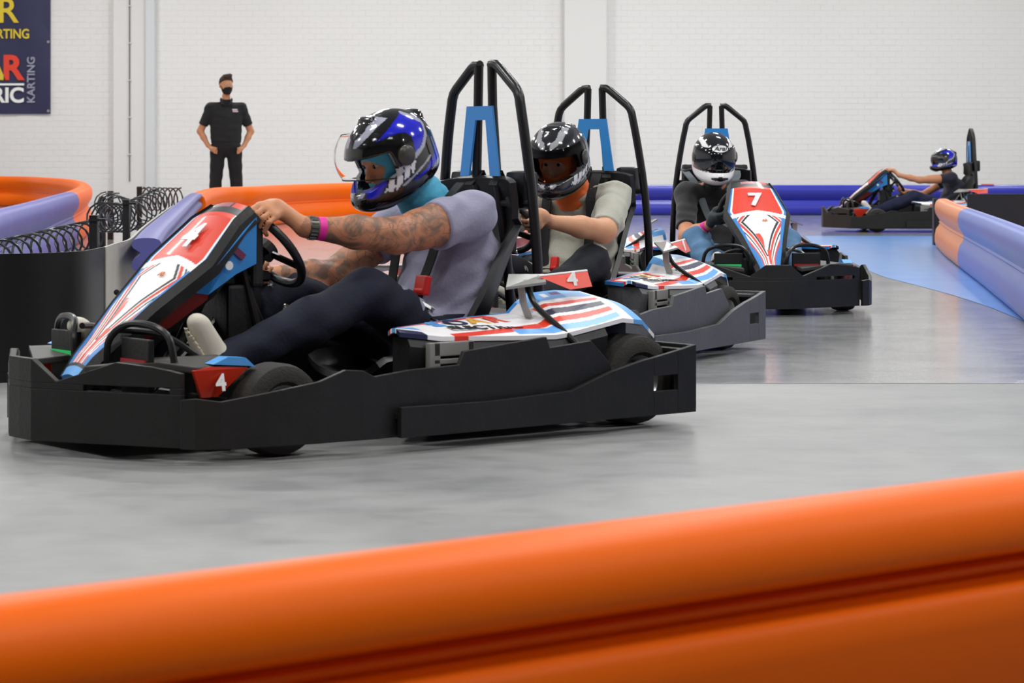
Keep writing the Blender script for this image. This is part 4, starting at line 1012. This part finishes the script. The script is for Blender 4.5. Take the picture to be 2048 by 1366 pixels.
    if balaclava:
        bm_ = mat('balaclava_'+balaclava, balaclava, .8, sheen=.2, bump=(70, .2))
        hp_ = head_prims(head+HM@np.array((.0, 0, -.005)), HM, .96)[:3]+[cap((sL+sR)/2+(.01, 0, .0), head*.6+(sL+sR)/2*.4, .082, .062, .04)]
        def face(P):
            q = (P-head)@HM; return -(np.maximum(np.hypot(q[:, 1]/1.3, (q[:, 2]+.012))-.042, .02-q[:, 0]))
        sdf_obj('balaclava', hp_, res, bm_, root, off=.012, cuts=[face, plane_cut((sL+sR)/2+(.02, 0, .02), -axis_n)], disp=wrinkle(.002, 60, 60, 90, 2), origin=org)
    if gloves:
        gm = mat('glove_'+gloves, gloves, .7, bump=(60, .2))
        for g, tt, w_, sd in ((gL, u[0], wL, 1), (gR, u[1], wR, -1)):
            o = sdf_obj('glove', hand_prims(g, tt, w_, sd, s=J.get('hs', 1.0)), res*.7, gm, root, off=.004, cuts=[plane_cut(w_+(g-w_)*.12, w_-g)], origin=org)
    helmet(root, head+HM@np.array((.0, 0, .0)), HM, helm['paint'], helm.get('visor', 'closed'), helm['vm'], helm.get('s', 1.0), helm.get('res', .0045), org, helm.get('logo', False), helm.get('spoiler', True))
    return root, org, HM
wc_ = np.array((.30, 0, .585)); wu_ = np.array((.62, 0, .78)); wu_ /= np.linalg.norm(wu_)
def grip(a, r=.145): a = R(a); p = wc_+(np.array((0, 1, 0))*math.cos(a)+wu_*math.sin(a))*r; t = -np.array((0, 1, 0))*math.sin(a)+wu_*math.cos(a); return p, t
# driver of kart 4
g1, t1 = grip(52); g2_, t2 = grip(215)
J4 = dict(hip=(-.345, 0, .245), chest=(-.445, 0, .56), head=(-.175, 0, .875), sL=(-.385, .185, .685), sR=(-.385, -.185, .665),
          eL=(-.045, .225, .625), eR=(-.12, -.235, .475), wL=(.255, .15, .655), wR=(.14, -.165, .49), gL=g1, gR=g2_, gt=(t1, -t2),
          kL=(.045, .20, .445), kR=(.10, -.17, .42), aL=(.60, .21, .255), aR=(.76, -.21, .25), tL=(.682, .215, .385), tR=(.855, -.215, .36), hs=1.12, shirt2='7f7e96', tr2='0d1020')
p4, org4, _ = seated(KARTS[4], 'driver in blue and black helmet, tattooed arms, grey T-shirt, nearest kart', J4, (0, R(27), 0), [M_SKIN1, M_TAT], .0062,
       dict(paint=sport_paint(lin('1a1fc4'), lin('a6a6b8'), lin('101014')), visor='open', vm=M_VCLR, s=1.0, res=.0038), balaclava='4fb2d6', scale_arm=1.22, sleeve=.50, wr=(.0042, .0035), shirt='9694ac')
def band(person, org, a, b, t0, t1, r0, r1, name, m, th=.004):
    a, b = np.array(a), np.array(b); d = b-a; L = np.linalg.norm(d)
    return MB().lathe([(t0*L, r0), (t0*L, r0+th), (t1*L, r1+th), (t1*L, r1), (t0*L, r0)], a-org, d, 26).build(name, m, person, True)
M_PINK = mat('pink_wristband_paper', 'e0209a', .5)
band(p4, org4, J4['eL'], J4['wL'], .80, .875, .0345, .0325, 'wristband', M_PINK)
wt = band(p4, org4, J4['eL'], J4['wL'], .885, .975, .0325, .031, 'watch', mat('dark_steel', '55534c', .35, metal=.7))
mb = MB(); a_, b_ = np.array(J4['eL']), np.array(J4['wL']); d_ = (b_-a_); d_ /= np.linalg.norm(d_)
for i in range(18):
    an = i*2*math.pi/18; c_ = Vector(a_+(b_-a_)*.93-org4); u_ = Vector(d_).orthogonal().normalized(); q_ = Vector(d_).cross(u_)
    mb.tube([c_+(u_*math.cos(an)+q_*math.sin(an))*.0365-Vector(d_)*.011, c_+(u_*math.cos(an)+q_*math.sin(an))*.0365+Vector(d_)*.011], .0022, 5)
mb.build('watch_links', M_CHROME, wt)
# driver of kart 2
g1, t1 = grip(8); g2_, t2 = grip(172)
J2 = dict(hip=(-.345, 0, .245), chest=(-.43, 0, .56), head=(-.19, .01, .865), sL=(-.385, .195, .69), sR=(-.385, -.185, .67),
          eL=(-.05, .31, .555), eR=(-.08, -.27, .52), wL=(.215, .185, .60), wR=(.215, -.17, .60), gL=g1, gR=g2_, gt=(t1, -t2),
          kL=(-.01, .27, .42), kR=(.08, -.2, .42), aL=(.56, .2, .22), aR=(.60, -.2, .25), tL=(.66, .2, .34), tR=(.70, -.2, .36), shirt2='98968a', tr2='12151f')
p2, org2, _ = seated(KARTS[2], 'driver in black and grey helmet and beige sweater, seated in the second kart', J2, (R(9), R(22), 0), [M_SKIN2], .0075,
       dict(paint=sport_paint(lin('37373d'), lin('a0a0a6'), lin('1d1d22')), vm=M_VGRY, s=1.04, res=.0048), balaclava='e0661c', scale_arm=1.08, sleeve=.93, shirt='aaa89c', trouser='14161f', wr=(.006, .004))
# driver of kart 7
g1, t1 = grip(20); g2_, t2 = grip(205)
J7 = dict(hip=(-.345, -.02, .24), chest=(-.42, -.05, .54), head=(-.20, -.085, .865), sL=(-.37, .13, .66), sR=(-.36, -.225, .65),
          eL=(-.02, .25, .46), eR=(-.03, -.285, .40), wL=(.21, .17, .57), wR=(.165, -.185, .475), gL=g1, gR=g2_, gt=(t1, -t2),
          kL=(.10, .29, .375), kR=(.10, -.25, .39), aL=(.60, .24, .2), aR=(.60, -.24, .2), tL=(.68, .24, .32), tR=(.68, -.24, .32), tr2='3f5f80')
p7, org7, _ = seated(KARTS[7], 'driver in glossy black and white helmet, black T-shirt and blue jeans, facing the camera', J7, (R(2), R(14), 0), [M_SKIN1], .0085,
       dict(paint=arai_paint, vm=M_VSMK, s=1.0, res=.0048, logo=True, spoiler=False), shirt='131316', trouser='557a9e', sleeve=.80, gloves='3a3d40', wr=(.004, .005))
band(p7, org7, J7['eR'], J7['wR'], .78, .95, .031, .029, 'wristband', M_PINK)
mb = MB(); 
for i, (x0, z0, x1, z1) in enumerate(((-.05, .545, .015, .56), (.02, .58, .035, .555), (-.02, .59, -.005, .56), (-.05, .52, .03, .515))):
    mb.ribbon([(-.29, x0-.02, z0), (-.29, x1-.02, z1)], (0, .3, 1), .012, .002)
o = mb.build('shirt_print', M_WHITE, p7); o.location = tuple(-org7)
# distant driver
g1, t1 = grip(70); g2_, t2 = grip(240)
J9 = dict(hip=(-.345, 0, .24), chest=(-.40, 0, .50), head=(-.26, 0, .83), sL=(-.33, .15, .62), sR=(-.33, -.16, .59),
          eL=(.05, .19, .60), eR=(-.05, -.20, .42), wL=(.28, .11, .655), wR=(.18, -.15, .47), gL=g1, gR=g2_, gt=(t1, -t2),
          kL=(.12, .2, .40), kR=(.12, -.17, .40), aL=(.62, .21, .22), aR=(.66, -.21, .22), tL=(.70, .21, .34), tR=(.74, -.21, .34), tr2='151a30')
p9, org9, _ = seated(KARTS[9], 'distant driver in blue and black helmet at right, both arms stretched to the wheel', J9, (R(8), R(4), 0), [M_SKIN1], .011,
       dict(paint=sport_paint(lin('1a1fc4'), lin('b6b6c8'), lin('141418')), vm=M_VSMK, s=.93, res=.008), shirt='15182a', sleeve=.35, trouser='1b2140', shoe='e2ddd8', scale_arm=.85)

# harness parts on the seats (belong to the kart)
def harness(K, J, pts, red, red_s, buckle=None, col=M_STRAP):
    for p in pts: MB().ribbon(smooth_path(p, 5), (0, 1, 0), .045, .005).build('seat_belt', col, K)
    if red is not None:
        M = Matrix.Translation(red) @ Matrix.Rotation(R(-12), 4, 'Y')
        bk = MB().box((-.012, -red_s, -.033), (.014, red_s, .033), M).box((-.014, -red_s*.8, -.028), (.020, red_s*.8, -.012), M).build('belt_buckle', M_BUCK, K, bevel=.006)
    if buckle is not None:
        M = Matrix.Translation(buckle) @ Matrix.Rotation(R(30), 4, 'X') @ Matrix.Rotation(R(-35), 4, 'Y')
        mb = MB(); mb.box((-.032, -.024, -.008), (.032, .024, .008), M); mb.box((-.05, -.018, .008), (-.005, .018, .014), M); mb.tube([M @ Vector((.03, -.028, .006)), M @ Vector((.03, .028, .006))], .007, 8)
        mb.build('belt_latch', M_CHROME, K, bevel=.003)
harness(k4, J4, [[(-.40, .10, .79), (-.34, .105, .735), (-.305, .105, .68), (-.285, .11, .58), (-.245, .10, .47), (-.215, .09, .37)], [(-.40, -.10, .79), (-.34, -.105, .735), (-.31, -.105, .66), (-.27, -.10, .5), (-.235, -.08, .37)],
                 [(-.30, .235, .25), (-.19, .215, .35), (-.155, .16, .395), (-.17, .05, .38), (-.20, -.10, .36), (-.26, -.22, .27)]], (-.232, .115, .455), .030, (-.160, .195, .392))
harness(k2, J2, [[(-.40, .10, .80), (-.345, .11, .745), (-.295, .12, .68), (-.275, .13, .58), (-.25, .125, .45), (-.225, .10, .37)], [(-.40, -.10, .79), (-.34, -.105, .735), (-.30, -.105, .66), (-.27, -.10, .5), (-.235, -.08, .37)],
                 [(-.28, .235, .25), (-.20, .18, .33), (-.185, .05, .37), (-.185, -.10, .37), (-.26, -.22, .27)]], (-.18, .0, .40), .018, None)
harness(k7, J7, [[(-.60, .13, .80), (-.46, .11, .76), (-.36, .07, .72), (-.30, .04, .66), (-.28, .02, .55), (-.25, .0, .45)], [(-.60, -.20, .80), (-.46, -.19, .76), (-.36, -.17, .71), (-.30, -.15, .64), (-.28, -.12, .55), (-.25, -.08, .45)]], None, 0, None, mat('grey_webbing', '5b6266', .8))

# standing person behind the orange rail
def standing():
    s_ = 155.0; X, Y = (452-1024)/s_, FPX/s_
    root = empty('person', (X, Y, 0), R(-90)+R(12)); tag(root, 'person standing hands on hips in black shirt, trousers and face mask', 'person', 'kart drivers and staff')
    org = np.zeros(3); V = lambda *a: np.array(a, float)
    sc = 1.0
    torso = [cap((0, .085, 1.02), (0, .10, 1.42), .095, .10, .05), cap((0, -.085, 1.02), (0, -.10, 1.42), .095, .10, .05), cap((.02, 0, 1.1), (.03, 0, 1.38), .10, .10, .05), cap((0, .195, 1.50), (0, -.195, 1.50), .058, .058, .05), cap((0, 0, 1.50), (.015, 0, 1.66), .058, .052, .03)]
    sh, el_, wr_ = {}, {}, {}
    arms, fore, legs, hands = [], [], [], []
    for s in (1, -1):
        sh = V(0, .20*s, 1.485); el_ = V(-.06, .325*s, 1.20); wr_ = V(.02, .235*s, 1.02)
        arms += [cap(sh, el_, .056, .044, .03)]; fore += [cap(el_, el_*.55+wr_*.45, .042, .039, .02), cap(el_*.55+wr_*.45, wr_, .039, .027, .02)]
        pc = V(.075, .185*s, .965); hands += [cap(wr_, pc, .026, .026, .02), ell(pc, (.045, .018, .032), None, .015)]
        for i in range(4):
            a = pc+(.028, -.008*s, .026-.017*i); b = a+V(.040, -.022*s, -.004-.006*i); c = b+V(.020, -.028*s, -.008); hands += [cap(a, b, .0105, .0095, .005), cap(b, c, .0095, .0085, .004)]
        t0 = pc+V(-.01, .004*s, .022); hands += [cap(t0, t0+V(-.030, -.010*s, .022), .012, .010, .01), cap(t0+V(-.030, -.010*s, .022), t0+V(-.05, -.022*s, .018), .010, .009, .004)]
        legs += [cap((0, .10*s, .97), (.01, .135*s, .52), .092, .064, .03), cap((.01, .135*s, .52), (-.005, .14*s, .34), .062, .060, .03), cap((-.005, .14*s, .34), (-.01, .145*s, .09), .058, .042, .03)]
        legs_f = [cap((-.04, .145*s, .045), (.15, .17*s, .03), .036, .028, .03)]; arms_ = legs_f; feet.extend(legs_f)
    HM = rotm(R(14), R(4)); head = V(.03, 0, 1.79)
    P = torso+arms+fore+legs+feet+hands+head_prims(head, HM, 1.04)
    sdf_obj('body', P, .010, [M_SKIN3], root)
    bk = mat('black_uniform_cloth', '1a1c1f', .9, noise=(8, .4, '202326'), bump=(60, .2))
    def slc(Pn):
        d = np.full(len(Pn), -1.)
        for k, s in enumerate((1, -1)):
            shp = V(0, .20*s, 1.485); e = V(-.06, .325*s, 1.20); c = plane_cut(shp+(e-shp)*.72, e-shp)(Pn); tor = sdf_eval(torso[:4], Pn)-.015
            c = np.where(c > 0, np.minimum(c, tor), c); d = np.where((Pn[:, 1]*s) > 0, np.maximum(d, c), d)
        return d
    sdf_obj('shirt', torso+arms, .010, bk, root, off=.014, cuts=[plane_cut((0, 0, 1.615), (.1, 0, 1)), plane_cut((0, 0, 1.05), (0, 0, -1)), slc], disp=wrinkle(.004, 30, 24, 36, 2))
    sdf_obj('trousers', [cap((0, .06, 1.0), (0, -.06, 1.0), .115, .115, .05)]+legs, .010, mat('black_trousers_cloth', '15171b', .9, noise=(8, .4, '1b1f24')), root, off=.013, cuts=[plane_cut((0, 0, 1.09), (0, 0, 1)), plane_cut((0, 0, .05), (0, 0, -1))], disp=wrinkle(.004, 24, 20, 22, 5))
    for s in (1, -1): sdf_obj('shoe', [cap((-.05, .145*s, .05), (.15, .17*s, .038), .046, .036, .03)], .01, mat('black_shoe', '151515', .5), root, cuts=[plane_cut((0, 0, 0), (0, 0, -1))])
    cm = MB()
    for s in (1, -1): cm.prism([(.105, .008*s, 1.52), (.095, .065*s, 1.545), (.03, .085*s, 1.60), (.03, .070*s, 1.635), (.085, .045*s, 1.59)], (.012, 0, .004))
    cm.build('collar', bk, root, bevel=.003)
    lg = MB(); lg.box((.118, .07, 1.465), (.122, .135, 1.485)); lg.box((.118, .075, 1.445), (.122, .145, 1.46)); lg.build('chest_logo', mat('pale_logo_print', 'd9c6cc', .5), root)
    hair = mat('brown_hair', '3a2a20', .8, bump=(120, .5), noise=(30, .5, '241a14'))
    def hc(Pn):
        q = (Pn-head)@HM; return np.maximum(-(q[:, 2]-.062+.55*np.clip(.05-q[:, 0], -.02, .14)), -1)
    sdf_obj('hair', [ell(head+HM@V(-.012, 0, .035), (.106, .084, .102), HM, .02), cap(head+HM@V(.06, .02, .125), head+HM@V(.07, -.03, .12), .03, .026, .03)], .008, hair, root, off=.004, cuts=[hc], disp=wrinkle(.003, 90, 110, 60, 1))
    mk = mat('black_face_mask_cloth', '121213', .85)
    def mc(Pn): q = (Pn-head)@HM; return np.maximum.reduce([q[:, 2]+.018-.25*(q[:, 0]-.09), -.115-q[:, 2], .015-q[:, 0]])
    sdf_obj('face_mask', head_prims(head, HM, 1.04)[:5], .008, mk, root, off=.009, cuts=[mc])
    for sd in (1, -1):
        c = head+HM@V(.082, .032*sd, .008); MB().lathe([(-.013, .001), (-.009, .009), (0, .0135), (.009, .009), (.0135, .001)], c, HM@V(1, 0, 0), 12).build('eye', M_EYE, root, True)
    MB().tube([Vector(head+HM@V(.05, .07, -.03)), Vector(head+HM@V(-.0, .088, -.002))], .003, 6).tube([Vector(head+HM@V(.05, -.07, -.03)), Vector(head+HM@V(-.0, -.088, -.002))], .003, 6).build('mask_loop', mk, root)
feet = []
standing()
